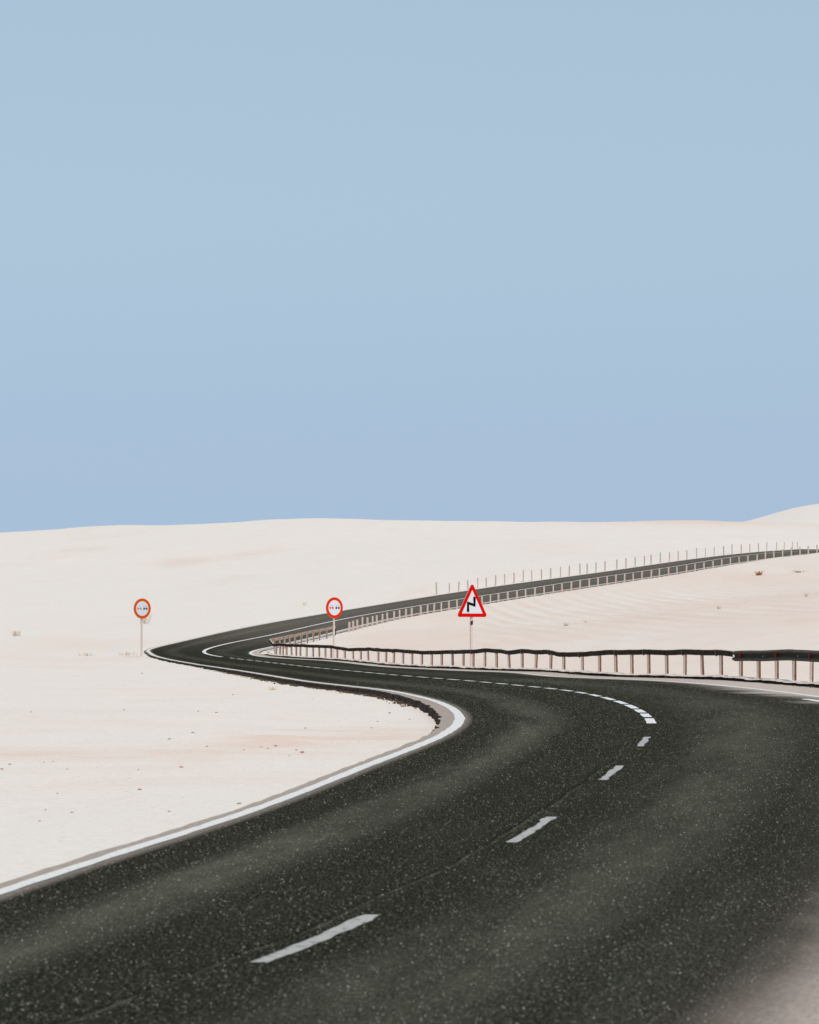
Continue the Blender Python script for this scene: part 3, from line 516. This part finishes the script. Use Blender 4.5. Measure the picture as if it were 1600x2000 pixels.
# distant dune behind the ridge
fx = np.array([p[0] for p in FAR_DUNE]); fz = np.array([p[2] for p in FAR_DUNE])
dx = np.linspace(60, 190, 90); dyy = np.linspace(-1, 1, 40)
top = np.interp(dx, fx, fz, left=fz[0]-6, right=fz[-1]-5)
top = np.convolve(np.r_[[top[0]]*3, top, [top[-1]]*3], np.ones(7)/7, 'valid')
DX, DT = np.meshgrid(dx, dyy, indexing='ij')
DZ = (top[:, None] - 2)*np.exp(-(DT*1.6)**2) + 2; DZ += .5*fbm(DX*.03, DT*2, 14, 3)*(1-np.abs(DT)) - 4*sstep(np.abs(DT), .8, 1)
dune = grid_obj('distant_dune', np.stack([DX, 850 + DT*190, DZ], -1)[:, ::-1], M_SAND, True, {'pink': np.zeros(DX.shape)})
tag(dune, kind='structure')

# ------------------------------------------------------------------ swept beams
def sweep(name, pts, profile, mats, parent, pmi, closed=True):
    """pts: (x, y, ztop, nx, ny) with n towards the road; profile: (out, down) loop"""
    V = []
    for x, y, z, nx, ny in pts:
        for o, d in profile: V.append((x + nx*o, y + ny*o, z - d))
    n = len(profile); F = []; mi = []
    for i in range(len(pts)-1):
        for k in range(n if closed else n-1):
            a = i*n+k; b = i*n+(k+1) % n; F.append((a, b, b+n, a+n)); mi.append(pmi[k])
    if closed:
        F.append(tuple(range(n))[::-1]); F.append(tuple(range((len(pts)-1)*n, len(pts)*n))); mi += [pmi[-1]]*2
    return mesh_obj(name, V, F, mats, parent, False, mi)

def densify(pts, step=.5, jz=0.0, jn=0.0, seed=0):
    P = np.array(pts); s = np.r_[0, np.cumsum(np.hypot(np.diff(P[:, 0]), np.diff(P[:, 1])))]
    t = np.linspace(0, s[-1], max(2, int(s[-1]/step)+1)); R = np.stack([np.interp(t, s, P[:, k]) for k in range(5)], 1)
    l = np.hypot(R[:, 3], R[:, 4]); R[:, 3] /= l; R[:, 4] /= l
    R[:, 2] += jz*fbm(t*.8, t*0, seed, 3)
    jo = jn*fbm(t*.7, t*0, seed+5, 3); R[:, 0] += R[:, 3]*jo; R[:, 1] += R[:, 4]*jo
    return R, t

def post_mesh(h, w, d, bury, name='post', th=.008, mats=None, flare=0.0):
    """C-channel post: web faces +x... open side faces -x; origin at ground"""
    P = [(-w/2, -d/2), (w/2, -d/2), (w/2, d/2), (-w/2, d/2), (-w/2, d/2-th), (w/2-th, d/2-th), (w/2-th, -d/2+th), (-w/2, -d/2+th)]
    V = [(x, y, -bury) for x, y in P] + [(x, y, h) for x, y in P]; n = 8; F = []; mi = []
    for k in range(n):
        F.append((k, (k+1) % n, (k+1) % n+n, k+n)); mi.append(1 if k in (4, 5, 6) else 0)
    F += [(7, 0, 1, 6), (6, 1, 2, 5), (5, 2, 3, 4), (n+6, n+1, n+0, n+7), (n+5, n+2, n+1, n+6), (n+4, n+3, n+2, n+5)]; mi += [0]*6
    me = bpy.data.meshes.new(name); me.from_pydata(V, [], F); me.update()
    for m in (mats or (M_POST, M_POSTIN)): me.materials.append(m)
    me.polygons.foreach_set('material_index', mi)
    return me

# --- long low rail from the wave rail round the inside of the bend
rail = bpy.data.objects.new('guard_rail', None); COL.objects.link(rail)
rail.location = (POSTS_B[0][0], POSTS_B[0][1], POSTS_B[0][2])
tag(rail, 'long dented guard rail with dark narrow beam, curving round the inside of the bend', 'guard rail')
def local(pts, o): return [(p[0]-o.location.x, p[1]-o.location.y, p[2]-o.location.z) + tuple(p[3:]) for p in pts]
TIP = [(-8.02, 141.0), ]
bc = list(BEAM_C)
end = bc[-1]
b1 = densify(BEAM_B, .4, .022, .03, 3)[0]
b2 = densify(bc, .4, .015, .02, 9)[0]
allp = np.vstack([b1, densify([tuple(b1[-1]), tuple(b2[0])], .25)[0][1:-1], b2])
PB = [(a_, b_*.9) for a_, b_ in [(0, 0), (.033, .002), (.047, .014), (.05, .12), (.035, .151), (0, .155), (0, .148), (.028, .143), (.042, .118), (.042, .037), (.028, .012), (0, .007)]]
sweep('beam', local([tuple(p) for p in allp], rail), PB, [M_RAILB, M_RAILF, M_RUST], rail, [0, 0, 1, 1, 1, 0, 2, 0, 0, 0, 2, 0])  # lit top edge and shaded front are painted by material
# sloping end piece that dives into the sand
nx_, ny_ = end[3], end[4]; g0 = Vector((end[0], end[1], end[2])); g1 = Vector((-4.15, 172.2, gz(-4.15, 172.2)+.02))
tp = [tuple(g0.lerp(g1, t) - Vector((0, 0, .10*math.sin(t*math.pi)))) + (nx_, ny_) for t in np.linspace(0, 1, 7)]
sweep('end_ramp', local(tp, rail), [(a, b*1.1) for a, b in PB], [M_RAILB, M_SHADE, M_SHADE], rail, [0, 1, 1, 1, 1, 1, 1, 0, 0, 0, 1, 0])  # dark faces paint the shade of the ramp

rng = random.Random(5)
def put_posts(plist, parent, name='post', out=-.04):
    for i, (x, y, zb, zt, nx, ny) in enumerate(plist):
        g = gz(x - nx*.05, y - ny*.05)
        h = max(.4, zt - .012 - g)
        me = post_mesh(h, .055, .080, .35)
        o = link(bpy.data.objects.new(name, me), parent)
        o.location = (x + nx*out - parent.location.x, y + ny*out - parent.location.y, g - parent.location.z)
        ang = math.atan2(nx, -ny)                      # local +y along n
        o.rotation_euler = (rng.gauss(0, .018), rng.gauss(0, .012), math.atan2(-nx, ny) + rng.gauss(.42, .16))
        # spacer between post and beam
put_posts(POSTS_B, rail); put_posts(POSTS_C, rail)
# joint straps
P = np.array([p[:3] + p[4:] if False else (p[0], p[1], p[3], p[4], p[5]) for p in POSTS_B])
for i in range(0, len(POSTS_B)-6):
    x, y, zb, zt, nx, ny = POSTS_B[i]
    k = int(np.argmin(np.hypot(allp[:, 0]-x, allp[:, 1]-y)))
    if k+1 >= len(allp) or i % 2: continue
    a = allp[k]; b = allp[k+1]; d = Vector((b[0]-a[0], b[1]-a[1], b[2]-a[2])).normalized()
    pts = [tuple(Vector(a[:3]) + d*t) + (a[3], a[4]) for t in (0, .035)]
    sweep('joint_strap', local(pts, rail), [(-.003, -.004), (.037, 0), (.054, .033), (.054, .122), (.037, .155), (-.003, .159)], [M_RUST], rail, [0]*6)

# --- wave-profile rail
wave = bpy.data.objects.new('guard_rail', None); COL.objects.link(wave)
wave.location = POSTS_A[2][:3]
tag(wave, 'wave profile guard rail with red reflectors, at the right edge of the photo', 'guard rail')
ap, at_ = densify([(p[0], p[1], p[2], p[3], p[4]) for p in BEAM_A], .35, .008, .008, 12)
fr = [(0, 0), (.02, .008), (.078, .05), (.08, .078), (.02, .125), (.018, .155), (.08, .20), (.078, .235), (.02, .272), (0, .28)]
fr = [(a, b*.84) for a, b in fr]; bk = [(a-.006, b) for a, b in fr[::-1]]
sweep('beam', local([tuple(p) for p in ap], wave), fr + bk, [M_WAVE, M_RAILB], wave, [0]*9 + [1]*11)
put_posts(POSTS_A + [(7.95+.33, 55.2, .02, .74, -.93, -.36)], wave, out=-.055)
def refl(x, y, z, nx, ny, parent):
    bm = bmesh.new()
    ty_ = Vector((-ny, nx, 0)); n_ = Vector((nx, ny, 0)); c = Vector((x, y, z))
    vs = []
    for d in (0.0, .03):
        for k in range(10):
            a = math.pi*(k/9) - math.pi/2
            vs.append(bm.verts.new(c + n_*(.03 + d + .05*math.cos(a)) + Vector((0, 0, .075*math.sin(a))) + ty_*(d*.3 - .01)))
    bm.faces.new(vs[:10][::-1]); bm.faces.new(vs[10:])
    for k in range(10): bm.faces.new((vs[k], vs[(k+1) % 10], vs[10+(k+1) % 10], vs[10+k]))
    o = bm_obj('reflector', bm, M_REFL, parent); return o
def on_beam(px):
    """reflector spot on the wave beam"""
    i = int(np.interp(px, [1437, 1760], [0, 1])*0)
L_ = np.array(BEAM_A)
pxs = 800 + 6000*L_[:, 0]/L_[:, 1]
for p in (1453, 1523, 1589, 1652):
    o_ = np.argsort(pxs); r = [np.interp(p, pxs[o_], L_[o_, k]) for k in range(5)]
    nn = math.hypot(r[3], r[4])
    refl(r[0]-wave.location.x, r[1]-wave.location.y, r[2]-.11-wave.location.z, r[3]/nn, r[4]/nn, wave)
for p in (1493, 1561, 1622):
    o_ = np.argsort(pxs); r = [np.interp(p, pxs[o_], L_[o_, k]) for k in range(5)]
    bm = bmesh.new(); bmesh.ops.create_uvsphere(bm, u_segments=8, v_segments=6, radius=.016)
    o = bm_obj('bolt', bm, M_CAP, wave)
    o.location = (r[0]+r[3]*.03-wave.location.x, r[1]+r[4]*.03-wave.location.y, r[2]-.135-wave.location.z)

# ------------------------------------------------------------------ bare posts along the far leg
ONES = 'zeroth first second third fourth fifth sixth seventh eighth ninth tenth eleventh twelfth thirteenth fourteenth fifteenth sixteenth seventeenth eighteenth nineteenth'.split()
TENS = [(20, 'twent'), (30, 'thirt'), (40, 'fort'), (50, 'fift'), (60, 'sixt')]
def ordinal(n):
    if n < 20: return ONES[n]
    t = [x for x in TENS if x[0] <= n][-1]
    return t[1] + 'ieth' if n == t[0] else t[1] + 'y-' + ONES[n-t[0]]

def bare_row(lst, label, caplabel, group, w, d, capidx, hmax):
    cache = {}
    for i, (x, y, zb, zt) in enumerate(lst):
        g = gz(x, y); h = min(hmax, max(.55, zt - g))
        k = int(np.argmin((AX[600:]-x)**2 + (AY[600:]-y)**2)) + 600
        key = round(h, 1)
        if key not in cache:
            cache[key] = post_mesh(key, w, d, .4, 'bare_post', .01, (M_BARE, M_POSTIN))
        cap = i in capidx
        rz = math.atan2(-NX[k], NY[k]) + math.pi + rng.gauss(0, .15)
        if cap:
            r = bpy.data.objects.new('bare_post', None); COL.objects.link(r)
            o = link(bpy.data.objects.new('shaft', cache[key]), r)
            bm = bmesh.new(); bmesh.ops.create_cube(bm, size=1, matrix=Matrix.Translation((0, 0, key+.05)) @ Matrix.Diagonal((w*1.15, d*1.15, .11, 1)))
            bmesh.ops.bevel(bm, geom=bm.edges[:], offset=.01, segments=1, affect='EDGES')
            bm_obj('cap', bm, M_CAP, r)
        else:
            r = link(bpy.data.objects.new('bare_post', cache[key]))
        r.location = (x, y, g); r.rotation_euler = (rng.gauss(0, .02), rng.gauss(0, .02), rz)
        tag(r, (caplabel if cap else label) % ('leftmost' if i == 0 else ordinal(i+1) + ' from the left'), 'post', group)
bare_row(LOW, 'short pale post, %s in the row below the far road', 'short capped post, %s in the row below the far road',
         'bare posts along the lower edge of the far road', .10, .09, (), .80)
bare_row(UP, 'slim pale post, %s in the row above the far road', 'slim post with pale cap, %s in the row above the far road',
         'bare posts along the upper edge of the far road', .082, .082, (0, 4, 9, 15, 24, 28, 32, 36), .80)

# ------------------------------------------------------------------ signs
def disc(bm, r, y, seg=64, r2=None, mat=0):
    vs = [bm.verts.new((r*math.cos(a), y, r*math.sin(a))) for a in [2*math.pi*k/seg for k in range(seg)]]
    if r2 is None: f = [bm.faces.new(vs)]
    else:
        ws = [bm.verts.new((r2*math.cos(a), y, r2*math.sin(a))) for a in [2*math.pi*k/seg for k in range(seg)]]
        f = [bm.faces.new((vs[k], vs[(k+1) % seg], ws[(k+1) % seg], ws[k])) for k in range(seg)]
    for x in f: x.material_index = mat
    return vs
def poly_prism(bm, pts, y0, y1, mat=0):
    a = [bm.verts.new((x, y0, z)) for x, z in pts]; b = [bm.verts.new((x, y1, z)) for x, z in pts]; n = len(pts)
    fs = [bm.faces.new(a), bm.faces.new(b[::-1])] + [bm.faces.new((a[k], b[k], b[(k+1) % n], a[(k+1) % n])) for k in range(n)]
    for f in fs: f.material_index = mat
def fixn(bm): bmesh.ops.recalc_face_normals(bm, faces=bm.faces[:])
def rect(x0, x1, z0, z1): return [(x0, z0), (x1, z0), (x1, z1), (x0, z1)]

YAW = math.radians(38.5)                          # faces front-right
def sign_root(name, x, y, label):
    r = bpy.data.objects.new(name, None); COL.objects.link(r); r.location = (x, y, gz(x, y)); r.rotation_euler = (0, 0, YAW)
    tag(r, label, 'road sign'); return r
def pole(root, h, w, d, name='pole', mat=None):
    bm = bmesh.new(); bmesh.ops.create_cube(bm, size=1, matrix=Matrix.Translation((0, .035, (h-.4)/2)) @ Matrix.Diagonal((w, d, h+.4, 1)))
    bmesh.ops.bevel(bm, geom=[e for e in bm.edges if abs(e.verts[0].co.z-e.verts[1].co.z) > .5], offset=.01, segments=2, affect='EDGES')
    return bm_obj(name, bm, M_POLE, root)

def round_sign(x, y, zc, ring, redcar, label):
    root = sign_root('no_overtaking_sign', x, y, label); base = root.location.z; c = zc - base
    pole(root, c + .30, .088, .045)
    bm = bmesh.new()
    pts = [(.452*math.cos(a), .452*math.sin(a)+c) for a in [2*math.pi*k/64 for k in range(64)]]
    poly_prism(bm, pts, -.012, .012); fixn(bm); bm_obj('plate', bm, M_BACK, root)
    bm = bmesh.new()
    o_ = [(.45*math.cos(a), .45*math.sin(a)+c) for a in [2*math.pi*k/64 for k in range(64)]]; i_ = [(.328*math.cos(a), .328*math.sin(a)+c) for a in [2*math.pi*k/64 for k in range(64)]]
    vo = [[bm.verts.new((p[0], yy, p[1])) for p in pp] for pp, yy in ((o_, -.014), (i_, -.014), (o_, -.0125), (i_, -.0125))]
    for k in range(64):
        j = (k+1) % 64
        bm.faces.new((vo[0][k], vo[0][j], vo[1][j], vo[1][k])); bm.faces.new((vo[0][k], vo[2][k], vo[2][j], vo[0][j])); bm.faces.new((vo[1][k], vo[1][j], vo[3][j], vo[3][k]))
    fixn(bm); bm_obj('red_ring', bm, ring, root)
    bm = bmesh.new(); poly_prism(bm, [(.326*math.cos(a), .326*math.sin(a)+c) for a in [2*math.pi*k/48 for k in range(48)]], -.0135, -.0122); fixn(bm); bm_obj('white_face', bm, M_SIGNW, root)
    for cx, mat in ((-.162, redcar), (.165, M_BLACK)):
        bm = bmesh.new(); w = .105; zc_ = c - .005
        y0, y1 = -.0165, -.0137
        for a, b, u, v in ((-w, -w*.28, -.035, .040), (w*.28, w, -.035, .040)): poly_prism(bm, [(cx+a, zc_+u), (cx+b, zc_+u), (cx+b, zc_+v-.004), (cx+a, zc_+v)], y0, y1)
        poly_prism(bm, rect(cx-w*.28, cx+w*.28, zc_-.006, zc_+.004), y0+.0005, y1)
        poly_prism(bm, rect(cx-w*.95, cx-w*.62, zc_-.062, zc_-.034), y0+.0005, y1); poly_prism(bm, rect(cx+w*.62, cx+w*.95, zc_-.062, zc_-.034), y0+.0005, y1)
        # roof outline
        poly_prism(bm, [(cx-w*.9, zc_+.041), (cx-w*.62, zc_+.088), (cx-w*.55, zc_+.082), (cx-w*.80, zc_+.041)], y0+.0003, y1)
        poly_prism(bm, [(cx+w*.80, zc_+.041), (cx+w*.55, zc_+.082), (cx+w*.62, zc_+.088), (cx+w*.9, zc_+.041)], y0+.0003, y1)
        poly_prism(bm, rect(cx-w*.62, cx+w*.62, zc_+.083, zc_+.090), y0+.0003, y1)
        fixn(bm); bm_obj('car_symbol', bm, mat, root)
    return root
round_sign(-11.92, 137.0, 2.262, M_ORANGE, M_PALERED, 'round sign with faded orange ring on sand at the tip of the bend')
round_sign(-3.238, 132.4, 2.257, M_ORED, M_ORED, 'round sign with bright red ring standing behind the guard rail')

def tri(side, rad, z0, n=8):
    """rounded triangle outline, base at z0"""
    h = side*math.sqrt(3)/2; cs = [(-side/2, 0), (side/2, 0), (0, h)]; out = []
    cen = [(-side/2+rad*math.sqrt(3), rad), (side/2-rad*math.sqrt(3), rad), (0, h-2*rad)]
    st = [math.radians(150), math.radians(270), math.radians(30)]
    for (cx, cz), a0 in zip(cen, st):
        for k in range(n+1):
            a = a0 + math.radians(120)*k/n; out.append((cx+rad*math.cos(a), cz+rad*math.sin(a)+z0))
    return out
def tri_sign(x, y, zb, label):
    root = sign_root('bend_warning_sign', x, y, label); c = zb - root.location.z
    pole(root, c + .55, .105, .05)
    sc = 1.0
    bm = bmesh.new(); poly_prism(bm, tri(1.35, .075, c), -.012, .012); fixn(bm); bm_obj('plate', bm, M_BACK, root)
    bm = bmesh.new(); O_ = tri(1.346, .073, c+.001); I_ = tri(.92, .012, c+.119)
    A = [bm.verts.new((p[0], -.0155, p[1])) for p in O_]; B_ = [bm.verts.new((p[0], -.0155, p[1])) for p in I_]; A2 = [bm.verts.new((p[0], -.0125, p[1])) for p in O_]
    n = len(A)
    for k in range(n):
        j = (k+1) % n; bm.faces.new((A[k], A[j], B_[j], B_[k])); bm.faces.new((A[k], A2[k], A2[j], A[j]))
    fixn(bm); bm_obj('red_border', bm, M_RED, root)
    bm = bmesh.new(); poly_prism(bm, tri(.93, .013, c+.117), -.0140, -.0122); fixn(bm); bm_obj('white_face', bm, M_SIGNW, root)
    # zigzag
    bm = bmesh.new(); ln = [(-.185, .185), (-.185, .475), (.065, .395), (.10, .415), (.10, .66)]
    ln = [(-.185, .185), (-.185, .47), (.095, .40), (.095, .66)]; hw = .054
    def off(ln, s):
        r = []
        for i, p in enumerate(ln):
            p = Vector(p); d1 = (p-Vector(ln[i-1])).normalized() if i else None; d2 = (Vector(ln[i+1])-p).normalized() if i < len(ln)-1 else None
            d = d1 or d2
            if d1 and d2:
                n1 = Vector((-d1.y, d1.x)); n2 = Vector((-d2.y, d2.x)); nn = (n1+n2).normalized(); r.append(p + nn*s*hw/max(.75, nn.dot(n1)))
            else: n1 = Vector((-d.y, d.x)); r.append(p + n1*s*hw)
        return [tuple(v) for v in r]
    l_, r_ = off(ln, 1), off(ln, -1)
    pts = l_ + [(.095, .70)] + r_[::-1] + [(-.185, .225)]
    for i in range(3):
        poly_prism(bm, [(l_[i][0], l_[i][1]+c), (r_[i][0], r_[i][1]+c), (r_[i+1][0], r_[i+1][1]+c), (l_[i+1][0], l_[i+1][1]+c)], -.0180, -.0142)
    poly_prism(bm, [(l_[3][0], l_[3][1]+c+.0002), (r_[3][0], r_[3][1]+c+.0002), (.11, .69+c), (.08, .69+c)], -.0180, -.0142)
    poly_prism(bm, [(-.231, .185+c), (-.185, .185+c), (-.231, .150+c)], -.0180, -.0142); poly_prism(bm, [(-.185, .185+c), (-.139, .185+c), (-.139, .150+c)], -.0180, -.0142)
    for cx, cz in ((l_[1]), (r_[2])): pass
    fixn(bm); bm_obj('bend_symbol', bm, M_BLACK, root)
    bm = bmesh.new(); poly_prism(bm, [(-.048, c-.28), (.048, c-.25), (.048, c-.10), (-.048, c-.145)], .008, .062); fixn(bm); bm_obj('clamp', bm, M_SHADE, root)  # dark block added on the pole, painting the shadow below the plate
    return root
tri_sign(2.108, 103.6, 1.69, 'triangular red-bordered double bend warning sign behind the dented guard rail')

# ------------------------------------------------------------------ stones, clods, tufts
def stone_mesh(seed):
    bm = bmesh.new(); bmesh.ops.create_icosphere(bm, subdivisions=2, radius=1)
    r = random.Random(seed); ax = [Vector((r.gauss(0, 1), r.gauss(0, 1), r.gauss(0, 1))).normalized() for _ in range(5)]
    for v in bm.verts:
        d = v.co.normalized(); f = 1
        for a in ax: f -= .18*max(0, d.dot(a)-.35)
        v.co = d*f; v.co.z *= .55; v.co.x *= 1.25
    me = bpy.data.meshes.new('stone'); bm.to_mesh(me); bm.free(); me.materials.append(M_STONE); return me
SM = [stone_mesh(k) for k in range(5)]
for i, (x, y, r) in enumerate(sorted(STONES, key=lambda p: p[0]/p[1])):
    o = link(bpy.data.objects.new('stone', SM[i % 5])); r = max(r, .008)*1.15
    o.location = (x, y, gz(x, y) + r*.2); o.scale = (r, r, r); o.rotation_euler = (0, 0, rng.random()*6)
    tag(o, 'small brown stone on the open sand left of the road, %s' % ('leftmost' if i == 0 else ordinal(i+1) + ' from the left'), 'stone', 'stones scattered on the sand left of the road')

def blades(bm, n, h, spread, lean, w, rnd, c=(0, 0, 0)):
    for _ in range(n):
        a = rnd.random()*6.283; r = rnd.random()*spread; p = Vector(c) + Vector((r*math.cos(a), r*math.sin(a), 0))
        d = Vector((math.cos(a), math.sin(a), 0)); hh = h*(.5+.6*rnd.random()); k = lean*(.4+rnd.random()); t = Vector((-d.y, d.x, 0))*w
        mid = p + d*k*hh*.35 + Vector((0, 0, hh*.6)); tip = p + d*k*hh + Vector((0, 0, hh*(.95-.3*k)))
        v = [bm.verts.new(x) for x in (p-t, p+t, mid+t*.7, mid-t*.7, tip)]
        bm.faces.new((v[0], v[1], v[2], v[3])); bm.faces.new((v[3], v[2], v[4]))
def tuft(x, y, n, h, sp, lean, w, mat, label, seed, name='dry_tuft', cat='plant'):
    r = random.Random(seed); bm = bmesh.new(); blades(bm, n, h, sp, lean, w, r)
    o = bm_obj(name, bm, mat); o.location = (x, y, gz(x, y) - .01); return tag(o, label, cat)
tuft(-2.06, 14.35, 22, .045, .012, .9, .0012, M_GREEN, 'tiny green tuft at the sand edge, nearest the lower left corner', 1, 'green_tuft')
tuft(-1.22, 17.85, 30, .055, .02, .9, .0016, M_GREEN, 'small green tuft beside the edge line, halfway along the near verge', 2, 'green_tuft')
tuft(-22.0, 172.0, 34, .50, .25, .8, .012, M_STRAW, 'pale dry bush low on the dune at the far left', 3, 'dry_bush')
tuft(-16.4, 190.0, 44, .95, .35, .8, .010, M_STRAW, 'straggly dry bush on the slope just behind the orange ringed sign', 4, 'dry_bush')
tuft(-12.9, 140.5, 40, .30, .45, 1.2, .010, M_STRAW, 'low dry scrub by the foot of the orange ringed sign', 5, 'dry_bush')
tuft(-14.9, 141.5, 36, .26, .5, 1.3, .010, M_STRAW, 'low flat dry scrub left of the orange ringed sign', 6, 'dry_bush')
tuft(7.70, 151.0, 46, .24, .12, .9, .008, M_STRAW, 'rounded straw tuft on the bank inside the bend, nearest the triangular sign', 7)
tuft(8.75, 153.0, 24, .18, .08, .9, .008, M_STRAW, 'thin straw tuft just right of the rounded one on the bank', 8)
tuft(14.6, 145.0, 26, .26, .10, .8, .007, M_STRAW, 'small straw tuft above the rail in the middle of the bank', 9)
tuft(19.0, 147.0, 26, .30, .10, .9, .007, M_STRAW, 'leaning straw tuft on the bank toward the right edge', 10)
tuft(26.0, 228.5, 60, .50, .22, .9, .020, make_metal('rusty leaves', (.42, .13, .03), (.55, .24, .08), .9, .1, 0, 9.), 'rust coloured bush on the upper right of the bank', 11, 'rusty_bush')
tuft(28.9, 228.5, 40, .30, .45, 1.4, .014, M_GREEN, 'flat olive green bush high on the bank near the right edge', 12, 'green_bush')
tuft(-7.2, 209.0, 16, .40, .25, .9, .012, M_STRAW, 'faint dry bush on the dune above the bright red ringed sign', 13, 'dry_bush')
tuft(-3.05, 68.6, 26, .16, .07, 1.6, .006, M_STRAW, 'straw clump lying at the broken asphalt edge of the near bend', 14)

# crumbled asphalt and clods along the broken left edge
bm = bmesh.new(); r = random.Random(21)
for _ in range(1500):
    s = r.uniform(62, 152); k = int(s/DS); e = abs(r.gauss(0, .10)) + .0
    rad = r.uniform(.008, .030)*(1 if s > 75 else .8)
    o_ = (WL+SHL+jl)[k] + e; x = AX[k]+NX[k]*o_; y = AY[k]+NY[k]*o_ + r.uniform(-.1, .1)
    z = (AZ+BL*(WL+SHL))[k] - .13 + .03*max(0, 1-e/.08)
    M4 = Matrix.Translation((x, y, z + rad*.3)) @ Matrix.Rotation(r.random()*6, 4, 'Z') @ Matrix.Diagonal((rad*1.3, rad, rad*.8, 1))
    bmesh.ops.create_icosphere(bm, subdivisions=1, radius=1, matrix=M4)
for _ in range(420):
    s = r.uniform(66, 150); k = int(s/DS)
    if fbm(s*.35, 2.0, 66, 2) < -.05: continue
    o_ = -((WR+SHR+jr)[k] - abs(r.gauss(0, .05)) - .08); rad = r.uniform(.008, .028)
    p_ = road_pt(q[k], o_); M4 = Matrix.Translation(tuple(p_ + np.array([r.uniform(-.05, .05), r.uniform(-.1, .1), rad*.4]))) @ Matrix.Diagonal((rad*1.4, rad*1.6, rad*.8, 1))
    bmesh.ops.create_icosphere(bm, subdivisions=1, radius=1, matrix=M4)
for v in bm.verts: v.co += Vector((r.uniform(-.004, .004), r.uniform(-.004, .004), r.uniform(-.004, .004)))
tag(bm_obj('rubble', bm, M_CLOD), 'dark crumbled clods along both edges of the asphalt', 'rubble', kind='stuff')
bm = bmesh.new(); r = random.Random(22)
for _ in range(420):
    s = r.uniform(70, 122) if r.random() < .8 else r.uniform(60, 150); k = int(s/DS); o_ = (WL+SHL+jl)[k] + .03 + abs(r.gauss(0, .06))
    z = (AZ+BL*(WL+SHL))[k] - .14
    blades(bm, 7, .10, .02, 1.0, .0035, r, (AX[k]+NX[k]*o_, AY[k]+NY[k]*o_, z))
tag(bm_obj('dry_grass', bm, M_CLOD), 'thin dark dry grass along the broken asphalt edge', 'grass', kind='stuff')
# loose stone chips on the asphalt
def chips(n, s0, s1, seed, r0, r1):
    R_ = np.random.RandomState(seed)
    u = R_.rand(n); s = s0*(s1/s0)**u; t = R_.uniform(-.99, .99, n)
    o = np.where(t > 0, t*np.interp(s, q, WL), t*np.interp(s, q, WR)); c = road_pt(s, o, 0)
    rad = (r0 + (r1-r0)*R_.rand(n)**3)*(.70 + s/75.)
    base = np.array([(1,0,0),(0,1,0),(-1,0,0),(0,-1,0),(0,0,1),(.5,.5,-.4)], float)
    V = base[None]*(1 + R_.uniform(-.35, .35, (n, 6, 1))); a = R_.rand(n)*6.283
    ca, sa = np.cos(a)[:, None], np.sin(a)[:, None]
    X_ = V[:, :, 0]*ca - V[:, :, 1]*sa; Y_ = V[:, :, 0]*sa + V[:, :, 1]*ca
    P_ = np.stack([X_*1.1, Y_, V[:, :, 2]*.75], -1)*rad[:, None, None] + c[:, None, :]
    Fb = np.array([(0,1,4),(1,2,4),(2,3,4),(3,0,4)])
    F_ = (Fb[None] + 6*np.arange(n)[:, None, None]).reshape(-1, 3)
    return P_.reshape(-1, 3), F_, np.repeat(R_.rand(n), 6)
P1_, F1_, S1_ = chips(100000, 10, 85, 3, .0008, .0034)
me = bpy.data.meshes.new('stone_chips'); me.vertices.add(len(P1_)); me.vertices.foreach_set('co', P1_.reshape(-1).astype(np.float32))
me.loops.add(F1_.size); me.loops.foreach_set('vertex_index', F1_.reshape(-1).astype(np.int32)); me.polygons.add(len(F1_))
me.polygons.foreach_set('loop_start', np.arange(0, F1_.size, 3, dtype=np.int32)); me.polygons.foreach_set('loop_total', np.full(len(F1_), 3, dtype=np.int32))
me.update(calc_edges=True); at = me.attributes.new('shade', 'FLOAT', 'POINT'); at.data.foreach_set('value', S1_.astype(np.float32))
g_ = G('stone chips', .9, .1); g_.col(g_.mix(g_.ramp(g_.attr('shade'), .0, 1.), (.05, .05, .038), (.58, .54, .46))); me.materials.append(g_.m)
tag(link(bpy.data.objects.new('stone_chips', me)), 'pale stone chips loose on the dark asphalt', 'chips', kind='stuff')

# fine grit on the open sand
bm = bmesh.new(); r = random.Random(23); pts = []
for _ in range(260):
    y = 16*(130/16)**r.random(); u = r.uniform(-.15, .02); pts.append((u*y, y))
for _ in range(260):
    y = r.uniform(85, 200); pts.append((r.uniform(-.02, .15)*y, y))
pa = np.array(pts); zz, ee, _, _ = ground_raw(pa[:, 0], pa[:, 1])
for (x, y), z, e in zip(pts, zz, ee):
    if e < .15: continue
    rad = r.uniform(.0015, .004)*(.5 + y/40)
    bmesh.ops.create_icosphere(bm, subdivisions=1, radius=1, matrix=Matrix.Translation((x, y, z+rad*.2)) @ Matrix.Rotation(r.random()*6, 4, 'Z') @ Matrix.Diagonal((rad*1.5, rad, rad*.5, 1)))
tag(bm_obj('grit', bm, M_STONE), 'fine brown grit strewn over the sand', 'grit', kind='stuff')
print('built', len(bpy.data.objects))
